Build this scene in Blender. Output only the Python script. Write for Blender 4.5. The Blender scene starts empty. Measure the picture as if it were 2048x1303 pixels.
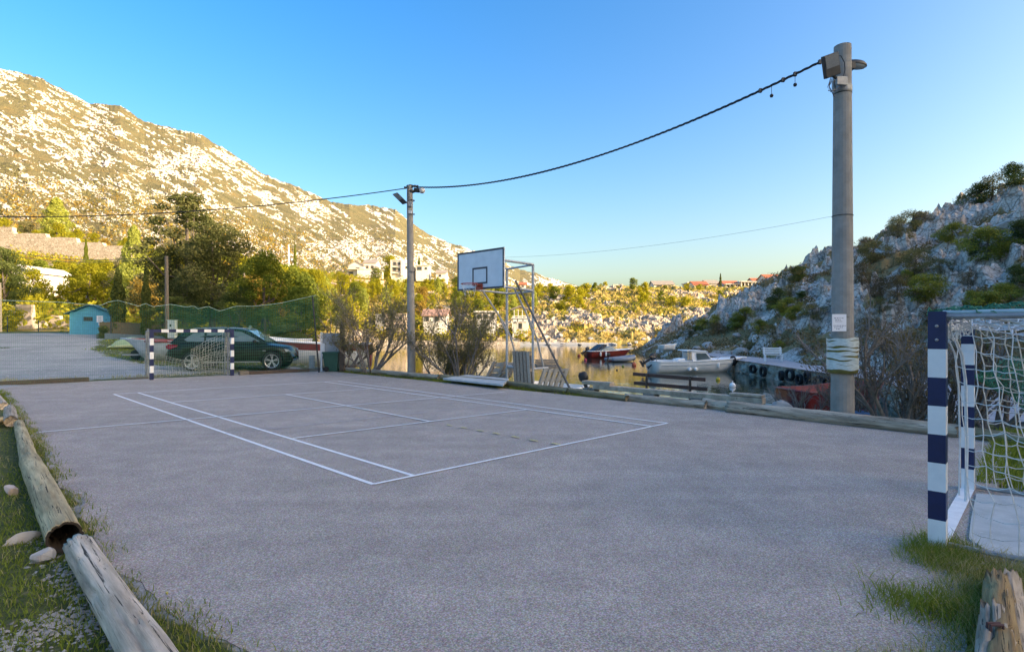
import bpy, math, random
import numpy as np
from mathutils import Vector, Matrix
R_ = math.radians
SC = bpy.context.scene
COL = SC.collection
# ---------------------------------------------------------------- camera, sky, sun, exposure
CAMZ = 1.5
cam = bpy.data.cameras.new('camera'); camo = bpy.data.objects.new('camera', cam); COL.objects.link(camo)
camo.location = (0, 0, CAMZ); camo.rotation_euler = (R_(90), 0, 0)
cam.sensor_width = 36; cam.lens = 1120/2048*36; cam.shift_y = 8.5/2048; cam.clip_end = 20000; cam.clip_start = .05
SC.camera = camo
SUN_EL, SUN_AZ = 16.0, 113.0          # azimuth clockwise from +Y
sd = Vector((math.sin(R_(SUN_AZ))*math.cos(R_(SUN_EL)), math.cos(R_(SUN_AZ))*math.cos(R_(SUN_EL)), math.sin(R_(SUN_EL))))
w = bpy.data.worlds.new('World'); SC.world = w; w.use_nodes = True
nt = w.node_tree; nt.nodes.clear()
out = nt.nodes.new('ShaderNodeOutputWorld'); bg = nt.nodes.new('ShaderNodeBackground'); sky = nt.nodes.new('ShaderNodeTexSky')
sky.sky_type = 'NISHITA'; sky.sun_disc = False; sky.sun_elevation = R_(SUN_EL); sky.sun_rotation = R_(SUN_AZ)
sky.altitude = 0; sky.air_density = 1.0; sky.dust_density = 4.6; sky.ozone_density = 2.2
bg.inputs['Strength'].default_value = 0.15
hs = nt.nodes.new('ShaderNodeHueSaturation'); hs.inputs['Saturation'].default_value = 1.50; hs.inputs['Hue'].default_value = .509
nt.links.new(sky.outputs[0], hs.inputs['Color']); nt.links.new(hs.outputs[0], bg.inputs[0]); nt.links.new(bg.outputs[0], out.inputs[0])
sl = bpy.data.lights.new('sun', 'SUN'); sl.energy = 2.9; sl.angle = R_(.5); sl.color = (1, .90, .76)
slo = bpy.data.objects.new('sun', sl); COL.objects.link(slo); slo.rotation_euler = sd.to_track_quat('Z', 'Y').to_euler(); slo.location = (60, -20, 60)
SC.view_settings.view_transform = 'Standard'; SC.view_settings.look = 'None'
SC.view_settings.exposure = 1.86; SC.view_settings.gamma = 1; SC.view_settings.use_curve_mapping = False
SC.view_settings.use_white_balance = True; SC.view_settings.white_balance_temperature = 8000
# ---------------------------------------------------------------- helpers
rnd = random.Random(7)
def px(p, row, Y): return Vector(((p-1024)/1120*Y, Y, CAMZ-(row-660)/1120*Y))     # a point at depth Y
def gp(p, row, z=0.):                                                              # a point on level z
    Y = (CAMZ-z)*1120/(row-660); return Vector(((p-1024)/1120*Y, Y, z))
A_ = Vector((-.725, .688, 0)); B_ = Vector((.688, .725, 0))                        # court axes
def ab(a, b, z=0.): return Vector((A_.x*a+B_.x*b, A_.y*a+B_.y*b, z))
FR = {}
def tag(o, label=None, cat=None, group=None, kind=None):
    if label: o['label'] = label
    if cat: o['category'] = cat
    if group: o['group'] = group
    if kind: o['kind'] = kind
    return o
def thing(name, label, cat, loc=(0, 0, 0), rz=0., group=None):
    o = bpy.data.objects.new(name, None); COL.objects.link(o); o.location = loc; o.rotation_euler = (0, 0, rz)
    o.empty_display_size = .2
    FR[o] = Matrix.Translation(Vector(loc)) @ Matrix.Rotation(rz, 4, 'Z')
    return tag(o, label, cat, group)
class MB:
    def __init__(s): s.v = []; s.f = []; s.m = []; s.mi = 0
    def add(s, vs, fs):
        k = len(s.v); s.v += [tuple(v) for v in vs]; s.f += [tuple(i+k for i in f) for f in fs]; s.m += [s.mi]*len(fs); return s
    def box(s, c, d, rz=0., M=None):
        c = Vector(c); x, y, z = d[0]/2, d[1]/2, d[2]/2
        vs = [Vector((i*x, j*y, k*z)) for i in (-1, 1) for j in (-1, 1) for k in (-1, 1)]
        R = Matrix.Rotation(rz, 3, 'Z') if M is None else M
        return s.add([R @ v+c for v in vs], [(0, 1, 3, 2), (4, 6, 7, 5), (0, 4, 5, 1), (2, 3, 7, 6), (0, 2, 6, 4), (1, 5, 7, 3)])
    def bar(s, p, q, w, h=None, up=(0, 0, 1)):
        p = Vector(p); q = Vector(q); h = h or w; d = q-p; L = d.length; d.normalize(); u = Vector(up)
        if abs(d.dot(u)) > .98: u = Vector((0, 1, 0))
        sx = d.cross(u).normalized(); sz = sx.cross(d)
        M = Matrix((sx, d, sz)).transposed()
        return s.box((p+q)/2, (w, L, h), M=M)
    def tube(s, pts, r, n=8, cap=True):
        pts = [Vector(p) for p in pts]; m = len(pts)
        rs = r if isinstance(r, (list, tuple)) else [r]*m
        k = len(s.v); t0 = (pts[1]-pts[0]).normalized()
        u = t0.orthogonal().normalized()
        if abs(t0.z) < .9: u = Vector((0, 0, 1)).cross(t0).normalized()
        vs = []
        for i in range(m):
            t = (pts[min(i+1, m-1)]-pts[max(i-1, 0)])
            if t.length < 1e-9: t = t0
            t.normalize(); u = (u-t*u.dot(t)); u.normalize(); w_ = t.cross(u)
            for j in range(n):
                an = 2*math.pi*j/n; vs.append(pts[i]+(u*math.cos(an)+w_*math.sin(an))*rs[i])
        fs = [(i*n+j, i*n+(j+1) % n, (i+1)*n+(j+1) % n, (i+1)*n+j) for i in range(m-1) for j in range(n)]
        if cap: fs += [tuple(range(n))[::-1], tuple((m-1)*n+j for j in range(n))]
        return s.add(vs, fs)
    def lathe(s, prof, c=(0, 0, 0), n=24, M=None):
        c = Vector(c); vs = []
        for r, z in prof:
            for j in range(n):
                an = 2*math.pi*j/n; v = Vector((r*math.cos(an), r*math.sin(an), z)); vs.append((M @ v if M else v)+c)
        fs = [(i*n+j, i*n+(j+1) % n, (i+1)*n+(j+1) % n, (i+1)*n+j) for i in range(len(prof)-1) for j in range(n)]
        return s.add(vs, fs)
    def quad(s, a, b, c, d): return s.add([a, b, c, d], [(0, 1, 2, 3)])
    def prism(s, pts, off):
        n = len(pts); off = Vector(off); pts = [Vector(p) for p in pts]
        return s.add(pts+[p+off for p in pts], [tuple(range(n))[::-1], tuple(range(n, 2*n))]+[(i, (i+1) % n, n+(i+1) % n, n+i) for i in range(n)])
    def ball(s, c, r, n=12, sz=(1, 1, 1), M=None):
        pr = []; h = n//2; c = Vector(c); vs = []; fs = []
        for i in range(h+1):
            th = math.pi*i/h
            for j in range(n):
                ph = 2*math.pi*j/n; v = Vector((math.sin(th)*math.cos(ph)*r*sz[0], math.sin(th)*math.sin(ph)*r*sz[1], math.cos(th)*r*sz[2])); vs.append((M @ v if M else v)+c)
        fs = [(i*n+j, (i+1)*n+j, (i+1)*n+(j+1) % n, i*n+(j+1) % n) for i in range(h) for j in range(n)]
        return s.add(vs, fs)
    def build(s, name, mat, parent=None, local=False, smooth=False, label=None, cat=None, group=None, kind=None, bevel=0):
        vs = s.v
        if parent is not None:
            Mi = FR[parent].inverted()
            if not local: vs = [tuple(Mi @ Vector(v)) for v in vs]
            loc = (0, 0, 0)
        elif local: loc = (0, 0, 0)
        else:
            ar = np.array(vs); lo = ar.min(0); hi = ar.max(0); loc = ((lo[0]+hi[0])/2, (lo[1]+hi[1])/2, lo[2])
            vs = (ar-np.array(loc)).tolist()
        me = bpy.data.meshes.new(name); me.from_pydata(vs, [], s.f)
        mats = mat if isinstance(mat, (list, tuple)) else [mat]
        for m_ in mats: me.materials.append(m_)
        if len(mats) > 1: me.polygons.foreach_set('material_index', s.m)
        if smooth: me.polygons.foreach_set('use_smooth', [True]*len(me.polygons))
        me.update()
        o = bpy.data.objects.new(name, me); COL.objects.link(o)
        if parent is not None: o.parent = parent; FR[o] = FR[parent]
        else: o.location = loc; FR[o] = Matrix.Translation(Vector(loc))
        if bevel:
            b = o.modifiers.new('bevel', 'BEVEL'); b.width = bevel; b.segments = 2; b.limit_method = 'ANGLE'
        return tag(o, label, cat, group, kind)
def np_mesh(name, V, F, mats, smooth=False, attrs=None, mi=None, loc=(0, 0, 0)):
    """V (n,3) F (m,3|4)"""
    me = bpy.data.meshes.new(name); n = len(V); m, k = F.shape
    me.vertices.add(n); me.vertices.foreach_set('co', np.asarray(V, np.float32).ravel())
    me.loops.add(m*k); me.loops.foreach_set('vertex_index', F.astype(np.int32).ravel())
    me.polygons.add(m); me.polygons.foreach_set('loop_start', (np.arange(m)*k).astype(np.int32)); me.polygons.foreach_set('loop_total', np.full(m, k, np.int32))
    for x in (mats if isinstance(mats, (list, tuple)) else [mats]): me.materials.append(x)
    if mi is not None: me.polygons.foreach_set('material_index', mi.astype(np.int32))
    me.polygons.foreach_set('use_smooth', np.full(m, smooth))
    me.update(calc_edges=True)
    for an, av in (attrs or {}).items():
        at = me.attributes.new(an, 'FLOAT', 'POINT'); at.data.foreach_set('value', np.asarray(av, np.float32).ravel())
    return me
# link an existing mesh
def link(name, me, parent=None, loc=(0, 0, 0), rz=0, label=None, cat=None, group=None, kind=None):
    o = bpy.data.objects.new(name, me); COL.objects.link(o); o.location = loc; o.rotation_euler = (0, 0, rz)
    if parent is not None: o.parent = parent
    return tag(o, label, cat, group, kind)
def copy_tree(o, loc=None, rz=None, sc=None, label=None, group=None, parent=None):
    c = o.copy(); COL.objects.link(c); c.parent = parent
    if loc is not None: c.location = loc
    if rz is not None: c.rotation_euler = (0, 0, rz)
    if sc is not None: c.scale = sc if isinstance(sc, tuple) else (sc, sc, sc)
    if label: c['label'] = label
    if group: c['group'] = group
    for ch in list(o.children): copy_tree(ch, parent=c)
    return c
# ---- numpy noise
def h2(ix, iy, s):
    n = (ix.astype(np.int64)*374761393+iy.astype(np.int64)*668265263+s*1442695041) & 0xffffffff
    n = ((n ^ (n >> 13))*1274126177) & 0xffffffff; n = (n ^ (n >> 16))*2246822519 & 0xffffffff; n ^= n >> 15
    return (n & 0xffffff)/float(0x1000000)
def pn(x, y, s=0):
    xi = np.floor(x); yi = np.floor(y); fx = x-xi; fy = y-yi
    u = fx*fx*fx*(fx*(fx*6-15)+10); v = fy*fy*fy*(fy*(fy*6-15)+10)
    def g(dx, dy):
        a = h2(xi+dx, yi+dy, s)*6.2831853; return np.cos(a)*(fx-dx)+np.sin(a)*(fy-dy)
    return ((g(0, 0)*(1-u)+g(1, 0)*u)*(1-v)+(g(0, 1)*(1-u)+g(1, 1)*u)*v)*1.5
def fbm(x, y, s=0, o=4, g=.5, l=2.03):
    t = 0; a = 1; k = 0
    for i in range(o): t = t+a*pn(x, y, s+i*17); k += a; a *= g; x = x*l+3.1; y = y*l+1.7
    return t/k
def blocks(x, y, s, tilt=.9):
    """faceted cells: returns height, edge distance, cell random"""
    xi = np.floor(x); yi = np.floor(y); f1 = np.full(x.shape, 9.); f2 = np.full(x.shape, 9.); H = np.zeros(x.shape); Rr = np.zeros(x.shape)
    for dx in (-1, 0, 1):
        for dy in (-1, 0, 1):
            cx = xi+dx; cy = yi+dy; jx = cx+.1+.8*h2(cx, cy, s); jy = cy+.1+.8*h2(cx, cy, s+1)
            d = np.hypot(x-jx, y-jy); r = h2(cx, cy, s+2)
            hh = r+tilt*((h2(cx, cy, s+3)-.5)*(x-jx)+(h2(cx, cy, s+4)-.5)*(y-jy))*2
            c = d < f1; f2 = np.where(c, f1, np.minimum(f2, d)); H = np.where(c, hh, H); Rr = np.where(c, r, Rr); f1 = np.where(c, d, f1)
    return H, f2-f1, Rr
def sst(a, b, x): t = np.clip((x-a)/(b-a), 0, 1); return t*t*(3-2*t)
def grid_faces(nx, ny):
    i = np.arange(nx-1)[None, :]+np.arange(ny-1)[:, None]*nx; i = i.ravel()
    return np.stack([i, i+1, i+nx+1, i+nx], 1)
# ---- materials
def newmat(name):
    m = bpy.data.materials.new(name); m.use_nodes = True; t = m.node_tree; return m, t, t.nodes['Principled BSDF'], t.nodes, t.links
def rgba(c): return (c[0], c[1], c[2], 1)
def noise(t, scale, detail=5, rough=.55, vec=None, dist=0):
    n = t.nodes.new('ShaderNodeTexNoise'); n.inputs['Scale'].default_value = scale; n.inputs['Detail'].default_value = detail
    n.inputs['Roughness'].default_value = rough; n.inputs['Distortion'].default_value = dist
    if vec is not None: t.links.new(vec, n.inputs['Vector'])
    return n
def ramp(t, fac, stops, interp='LINEAR'):
    r = t.nodes.new('ShaderNodeValToRGB'); r.color_ramp.interpolation = interp; e = r.color_ramp.elements
    while len(e) < len(stops): e.new(.5)
    for i, (p, c) in enumerate(stops): e[i].position = p; e[i].color = rgba(c) if len(c) == 3 else c
    t.links.new(fac, r.inputs[0]); return r
def coord(t, scale=(1, 1, 1), kind='Object', rot=(0, 0, 0)):
    c = t.nodes.new('ShaderNodeTexCoord'); m = t.nodes.new('ShaderNodeMapping'); m.inputs['Scale'].default_value = scale; m.inputs['Rotation'].default_value = rot
    t.links.new(c.outputs[kind], m.inputs[0]); return m.outputs[0]
def mixc(t, fac, a, b, mode='MIX'):
    m = t.nodes.new('ShaderNodeMix'); m.data_type = 'RGBA'; m.blend_type = mode
    for s_, v in ((0, fac), (6, a), (7, b)):
        if hasattr(v, 'is_output'): t.links.new(v, m.inputs[s_])
        elif isinstance(v, (int, float)): m.inputs[s_].default_value = v
        else: m.inputs[s_].default_value = rgba(v)
    return m.outputs[2]
def bump(t, b, hgt, strength=.3, dist=.01):
    n = t.nodes.new('ShaderNodeBump'); n.inputs['Strength'].default_value = strength; n.inputs['Distance'].default_value = dist
    t.links.new(hgt, n.inputs['Height']); t.links.new(n.outputs[0], b.inputs['Normal']); return n
def mat(name, c1, c2=None, scale=6, rough=.7, metal=0, bmp=.15, bs=40, stretch=(1, 1, 1), spots=None, spec=.5, bd=.004, lo=.35, hi=.65):
    m, t, b, N, L = newmat(name); c2 = c2 or tuple(x*.75 for x in c1)
    v = coord(t, stretch); n = noise(t, scale, 6, .6, v); r = ramp(t, n.outputs[0], [(lo, c1), (hi, c2)]); c = r.outputs[0]
    if spots:
        n2 = noise(t, spots[1], 4, .7, v); r2 = ramp(t, n2.outputs[0], [(spots[2], (0, 0, 0)), (spots[2]+.06, (1, 1, 1))]); c = mixc(t, r2.outputs[0], c, spots[0])
    L.new(c, b.inputs['Base Color']); b.inputs['Roughness'].default_value = rough; b.inputs['Metallic'].default_value = metal; b.inputs['Specular IOR Level'].default_value = spec
    if bmp:
        n3 = noise(t, bs, 4, .6, v); bump(t, b, n3.outputs[0], bmp, bd)
    return m
def leafmat(name, c1, c2, trans=.35):
    m, t, b, N, L = newmat(name); at = N.new('ShaderNodeAttribute'); at.attribute_name = 'tint'
    r = ramp(t, at.outputs['Fac'], [(0, c1), (1, c2)])
    df = N.new('ShaderNodeBsdfDiffuse'); tr = N.new('ShaderNodeBsdfTranslucent'); mx = N.new('ShaderNodeMixShader'); mx.inputs[0].default_value = trans
    L.new(r.outputs[0], df.inputs[0]); c = mixc(t, .5, r.outputs[0], (min(1, c2[0]*1.3), min(1, c2[1]*1.4), c2[2]*.8)); L.new(c, tr.inputs[0])
    L.new(df.outputs[0], mx.inputs[1]); L.new(tr.outputs[0], mx.inputs[2]); L.new(mx.outputs[0], N['Material Output'].inputs[0]); return m
# ---------------------------------------------------------------- terrain functions
WL = -1.0
def Xq(y): return np.interp(y, [9, 11.5, 13.5, 17, 20, 33, 54, 66, 70], [7.6, 9.0, 10.5, 12.2, 13.1, 13.6, 14.6, 15.6, 18])
def eb(a): return np.interp(a, [1.6, 2.8, 3.6, 5, 10, 18, 22], [1.25, 1.0, .85, .87, 1.08, 1.36, 1.45])
def waterness(x, y):
    a = -.725*x+.688*y; b = .688*x+.725*y
    n = fbm(x*.25, y*.25, 5, 3)*1.2
    return np.minimum(np.minimum(b-13.2+n*.5, Xq(y)-x), np.minimum((x+.37*y+1.5+n)*.9, 95-y))
def ground_z(x, y):
    x = np.asarray(x, float); y = np.asarray(y, float)
    a = -.725*x+.688*y; b = .688*x+.725*y
    lot = 1.3*np.clip((a-21)/29, 0, 1)*sst(26, 12, b)+.25*np.clip((a-50)/30, 0, 3)
    z = -.035+.030*sst(.5, .25, b-eb(a))+.028*sst(19.6, 20.2, a)+lot
    vg = sst(-.15, -.8, b-eb(a))*sst(20, 15, a)
    z = z+vg*(.03*fbm(x*1.3, y*1.3, 3, 4)+.02)
    z = z+.03*fbm(x*.35, y*.35, 4, 3)*sst(21, 24, a)
    # grassy hump beside the lot
    z = z+.25*np.exp(-((x+20.5)/3.5)**2-((y-31)/4)**2)
    wn = waterness(x, y)
    near = sst(-2.4, .6, wn)
    z = z*(1-near)+(-1.35)*near
    z = z-sst(.6, 5, wn)*1.2
    # right hand terrace beyond the quay
    xr = sst(-.15, .15, x-Xq(y))*(y > 9)*(y < 47)
    z = np.where(xr > 0, z*(1-xr)+(-.3+.03*fbm(x, y, 9, 3))*xr, z)
    z = np.where((y >= 46) & (x > Xq(y)-.3), -1.8, z)
    return z
def Xf(y): return np.interp(y, [-60, 0, 9, 14, 20, 33, 54, 66, 74], [13, 13, 13.2, 15, 16.2, 16.4, 15.0, 15.7, 20])
def hill_base(x, y):
    d = x-Xf(y)+fbm(x*.12, y*.12, 31, 3)*1.5
    cap = np.interp(y, [-60, -20, 10, 30, 60, 80], [60, 60, 54, 39, 27, 20])  # crest and slope out of view are raised to shade court and pole
    h = d*np.interp(y, [-60, 8, 26], [.78, .76, .54])
    h = np.where(h > 0, cap*(1-np.exp(-h/cap*1.0))*1.10, h)
    h = h*(1-.55*sst(72, 110, x)*sst(28, 50, y))  # lowered out of view so the sun reaches the far shore
    lf = sst(77, 66, y+fbm(x*.1, y*0, 33, 2)*3)
    return -.3+h*lf-6*(1-lf)
def hill_z(x, y, full=False):
    x = np.asarray(x, float); y = np.asarray(y, float)
    z0 = hill_base(x, y)
    d = np.clip((x-Xf(y))/3, 0, 1)
    w1 = fbm(x*.5, y*.5, 41, 3)*.8; w2 = fbm(x*.5+9, y*.5, 42, 3)*.8
    B1, e1, r1 = blocks((x+w1)/3.4, (y+w2)/4.2, 51, 1.1)
    B2, e2, r2 = blocks((x+w1*.5)/1.25, (y+w2*.5)/1.6, 61, 1.2)
    B3, e3, r3 = blocks(x/.5, y/.6, 71, 1.2)
    soil = sst(-.02, .16, fbm(x*.16+4, y*.16, 81, 4)+.10-.10-.20*sst(8, 14, z0)+.25*sst(3, .2, z0))   # 1 = soil and grass
    soil = np.clip(soil, 0, 1)
    rk = 1-soil
    z = z0+d*(1.5*(B1-.5)*(.35+.65*rk)+rk*(.95*(B2-.5)+.42*(B3-.5)-.5*sst(.12, 0, e1)-.25*sst(.1, 0, e2)-.10*sst(.12, 0, e3))+.22*soil*fbm(x*2, y*2, 91, 3)+.9*fbm(x*.09, y*.09, 95, 3))
    if full:
        veg = np.clip(soil*1.1-.8*sst(.62, .8, r2)*soil, 0, 1); return z, veg, r2
    return z
# wooded hillside and far shore: columns of (azimuth, depth)
PX = [-900, -400, 0, 300, 560, 640, 700, 780, 860, 1000, 1100, 1200, 1300, 1400, 1560, 1900]
Y0 = [60, 55, 50, 47, 46, 60, 88, 93, 94, 95, 95, 95, 95, 95, 96, 96]
Z0 = [2.2, 2.1, 1.45, 1.3, 1., -.9, -1.5, -1.5, -1.5, -1.5, -1.5, -1.5, -1.5, -1.5, -1.5, -1.5]
Y1 = [170, 165, 160, 165, 185, 195, 210, 215, 220, 220, 190, 180, 176, 176, 178, 190]
RW = [430, 450, 474, 512, 540, 545, 553, 560, 566, 577, 580, 577, 580, 580, 574, 570]
def side_z(p, Y, full=False):
    y0 = np.interp(p, PX, Y0); z0 = np.interp(p, PX, Z0); y1 = np.interp(p, PX, Y1); rw = np.interp(p, PX, RW)
    z1 = CAMZ-(rw-660)/1120*y1
    x = (p-1024)/1120*Y
    t = (Y-y0)/(y1-y0); tc = np.clip(t, 0, 1)
    sh = np.interp(p, [600, 720], [0, 1])                       # a rocky shore with a steep front
    prof = (1-sh)*tc**1.05+sh*(tc**.85)
    z = z0+(z1-z0)*prof
    z = z-np.clip(t-1, 0, 9)*14
    step = sh*sst(0, .02, t)*.9
    z = z+step
    rr = np.interp(p, [600, 720, 1000, 1060, 1560], [.12, .35, .45, 1, 1])
    w1 = fbm(x*.3, Y*.3, 141, 3)*1.2
    B1, e1, r1 = blocks((x+w1)/2.6, Y/4., 151, 1.2); B2, e2, r2 = blocks((x+w1)/.95, Y/1.7, 161, 1.3)
    am = rr*sst(-.01, .05, t)
    n = fbm(x*.06, Y*.04, 171, 4)
    z = z+am*(.6*(B1-.5)+.5*(B2-.5)-.2*sst(.15, 0, e1))+n*2.2*tc*(1-tc)*2
    if full:
        vg = fbm(x*.11, Y*.05, 181, 4)+.30*(1-rr)+.12*sst(.12, .5, t)-.10*sst(.08, 0, t)+.06+fbm(x*.7, Y*.35, 182, 3)*.35
        veg = sst(.0, .12, vg)
        return z, veg, r2
    return z
def hit(p, row, fn=None, lo=6, hi=260):
    Ys = np.linspace(lo, hi, 3000); X = (p-1024)/1120*Ys; zr = CAMZ-(row-660)/1120*Ys
    if fn == 'side': zs = side_z(np.full(Ys.shape, float(p)), Ys)
    elif fn == 'hill': zs = hill_z(X, Ys)
    else: zs = ground_z(X, Ys)
    k = np.argmax(zs >= zr)
    return Vector((X[k], Ys[k], zs[k]))
def gz(x, y): return float(ground_z(np.array([x]), np.array([y]))[0])
def sz(x, y): return float(side_z(np.array([1024+x/y*1120.]), np.array([float(y)]))[0])
def hz(x, y): return float(hill_z(np.array([float(x)]), np.array([float(y)]))[0])
# ---------------------------------------------------------------- setting materials
def asphalt():
    m, t, b, N, L = newmat('court_asphalt'); v = coord(t)
    n1 = noise(t, 95, 4, .85, v); r1 = ramp(t, n1.outputs[0], [(.30, (.12, .10, .086)), (.5, (.365, .305, .262)), (.66, (.72, .63, .56))])
    vo = N.new('ShaderNodeTexVoronoi'); vo.inputs['Scale'].default_value = 120; L.new(v, vo.inputs['Vector'])
    c0 = mixc(t, .28, r1.outputs[0], vo.outputs['Color'], 'SOFT_LIGHT')
    n2 = noise(t, .55, 6, .62, v, .6); r2 = ramp(t, n2.outputs[0], [(.3, (.89, .89, .89)), (.62, (1.04, 1.03, 1.04))])
    c = mixc(t, 1, c0, r2.outputs[0], 'MULTIPLY')
    vb = coord(t, (.12, 2.2, 1), rot=(0, 0, R_(46.5))); nb_ = noise(t, 1.2, 4, .6, vb); rb = ramp(t, nb_.outputs[0], [(.35, (.93, .93, .93)), (.65, (1.04, 1.04, 1.04))]); c = mixc(t, 1, c, rb.outputs[0], 'MULTIPLY')
    n4 = noise(t, 3.2, 5, .6, v); r4 = ramp(t, n4.outputs[0], [(.35, (.9, .9, .9)), (.65, (1.06, 1.06, 1.05))]); c = mixc(t, 1, c, r4.outputs[0], 'MULTIPLY')
    L.new(c, b.inputs['Base Color']); b.inputs['Roughness'].default_value = .88; b.inputs['Specular IOR Level'].default_value = .3
    bump(t, b, n1.outputs[0], .5, .004); return m
def terrain_mat(name, rockA, rockB, vegA, vegB, s=1., bs=3., na=.9, crk=0):
    m, t, b, N, L = newmat(name); v = coord(t, (s, s, s)); at = N.new('ShaderNodeAttribute'); at.attribute_name = 'veg'
    cr = N.new('ShaderNodeAttribute'); cr.attribute_name = 'cell'
    n1 = noise(t, 1.1, 8, .65, v); r = ramp(t, n1.outputs[0], [(.3, rockA), (.7, rockB)])
    rc = ramp(t, cr.outputs['Fac'], [(0, (.82, .80, .78)), (1, (1.12, 1.1, 1.08))]); rk = mixc(t, 1, r.outputs[0], rc.outputs[0], 'MULTIPLY')
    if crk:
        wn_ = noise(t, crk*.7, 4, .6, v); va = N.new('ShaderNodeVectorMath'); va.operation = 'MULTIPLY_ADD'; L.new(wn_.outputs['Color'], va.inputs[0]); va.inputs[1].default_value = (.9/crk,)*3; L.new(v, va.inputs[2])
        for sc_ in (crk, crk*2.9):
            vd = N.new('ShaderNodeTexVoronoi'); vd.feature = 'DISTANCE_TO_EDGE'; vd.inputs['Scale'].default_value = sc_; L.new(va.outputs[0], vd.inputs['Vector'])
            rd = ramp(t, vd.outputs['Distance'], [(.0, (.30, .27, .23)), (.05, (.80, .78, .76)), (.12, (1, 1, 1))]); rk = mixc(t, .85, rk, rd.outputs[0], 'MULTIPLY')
    n5 = noise(t, .5, 5, .6, v); rr = ramp(t, n5.outputs[0], [(.55, (0, 0, 0)), (.68, (.5, .5, .5))]); rk = mixc(t, rr.outputs[0], rk, (rockB[0]*1.0, rockB[1]*.75, rockB[2]*.58))
    n2 = noise(t, 2.2, 6, .7, v); g = ramp(t, n2.outputs[0], [(.32, vegA), (.5, vegB), (.7, (vegB[0]*1.35, vegB[1]*1.1, vegB[2]*.9))])
    n3 = noise(t, 5, 5, .7, v); ad = N.new('ShaderNodeMath'); ad.operation = 'MULTIPLY_ADD'; L.new(n3.outputs[0], ad.inputs[0]); ad.inputs[1].default_value = na; ad.inputs[2].default_value = -na/2
    a2 = N.new('ShaderNodeMath'); a2.operation = 'ADD'; L.new(ad.outputs[0], a2.inputs[0]); L.new(at.outputs['Fac'], a2.inputs[1])
    fr = ramp(t, a2.outputs[0], [(.42, (0, 0, 0)), (.56, (1, 1, 1))])
    c = mixc(t, fr.outputs[0], rk, g.outputs[0]); L.new(c, b.inputs['Base Color']); b.inputs['Roughness'].default_value = .92; b.inputs['Specular IOR Level'].default_value = .15
    nb = noise(t, bs, 9, .68, v); bump(t, b, nb.outputs[0], .8, .16/s); return m
def ground_mat():
    m, t, b, N, L = newmat('ground'); v = coord(t); at = N.new('ShaderNodeAttribute'); at.attribute_name = 'grass'
    n1 = noise(t, 30, 6, .75, v); gr = ramp(t, n1.outputs[0], [(.3, (.20, .20, .20)), (.5, (.36, .36, .355)), (.7, (.54, .53, .52))])
    n0 = noise(t, .5, 5, .6, v); g0 = ramp(t, n0.outputs[0], [(.35, (.78, .79, .78)), (.65, (1.08, 1.07, 1.05))]); gr = mixc(t, 1, gr.outputs[0], g0.outputs[0], 'MULTIPLY')
    n2 = noise(t, 14, 6, .7, v); gs = ramp(t, n2.outputs[0], [(.3, (.030, .045, .014)), (.5, (.085, .10, .032)), (.66, (.17, .15, .075)), (.78, (.33, .31, .27))])
    n3 = noise(t, 2.4, 5, .65, v); ad = N.new('ShaderNodeMath'); ad.operation = 'MULTIPLY_ADD'; L.new(n3.outputs[0], ad.inputs[0]); ad.inputs[1].default_value = 1.1; ad.inputs[2].default_value = -.55
    a2 = N.new('ShaderNodeMath'); a2.operation = 'ADD'; L.new(ad.outputs[0], a2.inputs[0]); L.new(at.outputs['Fac'], a2.inputs[1])
    fr = ramp(t, a2.outputs[0], [(.42, (0, 0, 0)), (.58, (1, 1, 1))])
    L.new(mixc(t, fr.outputs[0], gr, gs.outputs[0]), b.inputs['Base Color']); b.inputs['Roughness'].default_value = .95; b.inputs['Specular IOR Level'].default_value = .15
    bump(t, b, n1.outputs[0], .7, .02); return m
def water_mat():
    m, t, b, N, L = newmat('water'); v = coord(t, (1, 1, 1))
    b.inputs['Base Color'].default_value = (.030, .046, .034, 1); b.inputs['Roughness'].default_value = .035; b.inputs['IOR'].default_value = 1.33; b.inputs['Specular IOR Level'].default_value = .75
    n1 = noise(t, 2.6, 3, .5, v, .4); n2 = noise(t, .6, 2, .5, v); ad = N.new('ShaderNodeMath'); ad.operation = 'ADD'; L.new(n1.outputs[0], ad.inputs[0]); L.new(n2.outputs[0], ad.inputs[1])
    bump(t, b, ad.outputs[0], .26, .028); return m
# ---------------------------------------------------------------- ground, court, water
xs = np.concatenate([np.arange(-110, -60, 2.), np.arange(-60, -14, .5), np.arange(-14, 20, .22), np.arange(20, 40, 1.)])
ys = np.concatenate([np.arange(-60, -4, 4.), np.arange(-4, 24, .22), np.arange(24, 70, .5), np.arange(70, 100, 2.)])
X, Y = np.meshgrid(xs, ys); Z = ground_z(X, Y)
a = -.725*X+.688*Y; b = .688*X+.725*Y
def island(x, y):
    xl = np.interp(y, [20.3, 22, 26.5, 33, 36], [-10.5, -14.8, -20.0, -24.0, -25])+.6*fbm(x*.6, y*.6, 311, 3); return sst(-.5, .6, x-xl)*sst(-8.2, -9.5, x)*sst(37, 34, y)*sst(20.6, 21.3, y+.3*fbm(x, y*0, 312, 2))
def hump(x, y, cx, cy, rx, ry): return np.exp(-((x-cx)/rx)**4-((y-cy)/ry)**4)
G = sst(.2, -.2, b-eb(a))*sst(22, 17, a)                                            # left verge
G = np.maximum(G, sst(.45, .1, a)*sst(8.5, 9.2, b)); G = np.maximum(G, sst(.5, .2, a)*sst(5., 4.4, b)); G = np.maximum(G, sst(10.1, 10.3, b)*sst(14, 12, b)*.62)
G = np.maximum(G, .95*island(X, Y))  # grass island beside the lot
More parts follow.
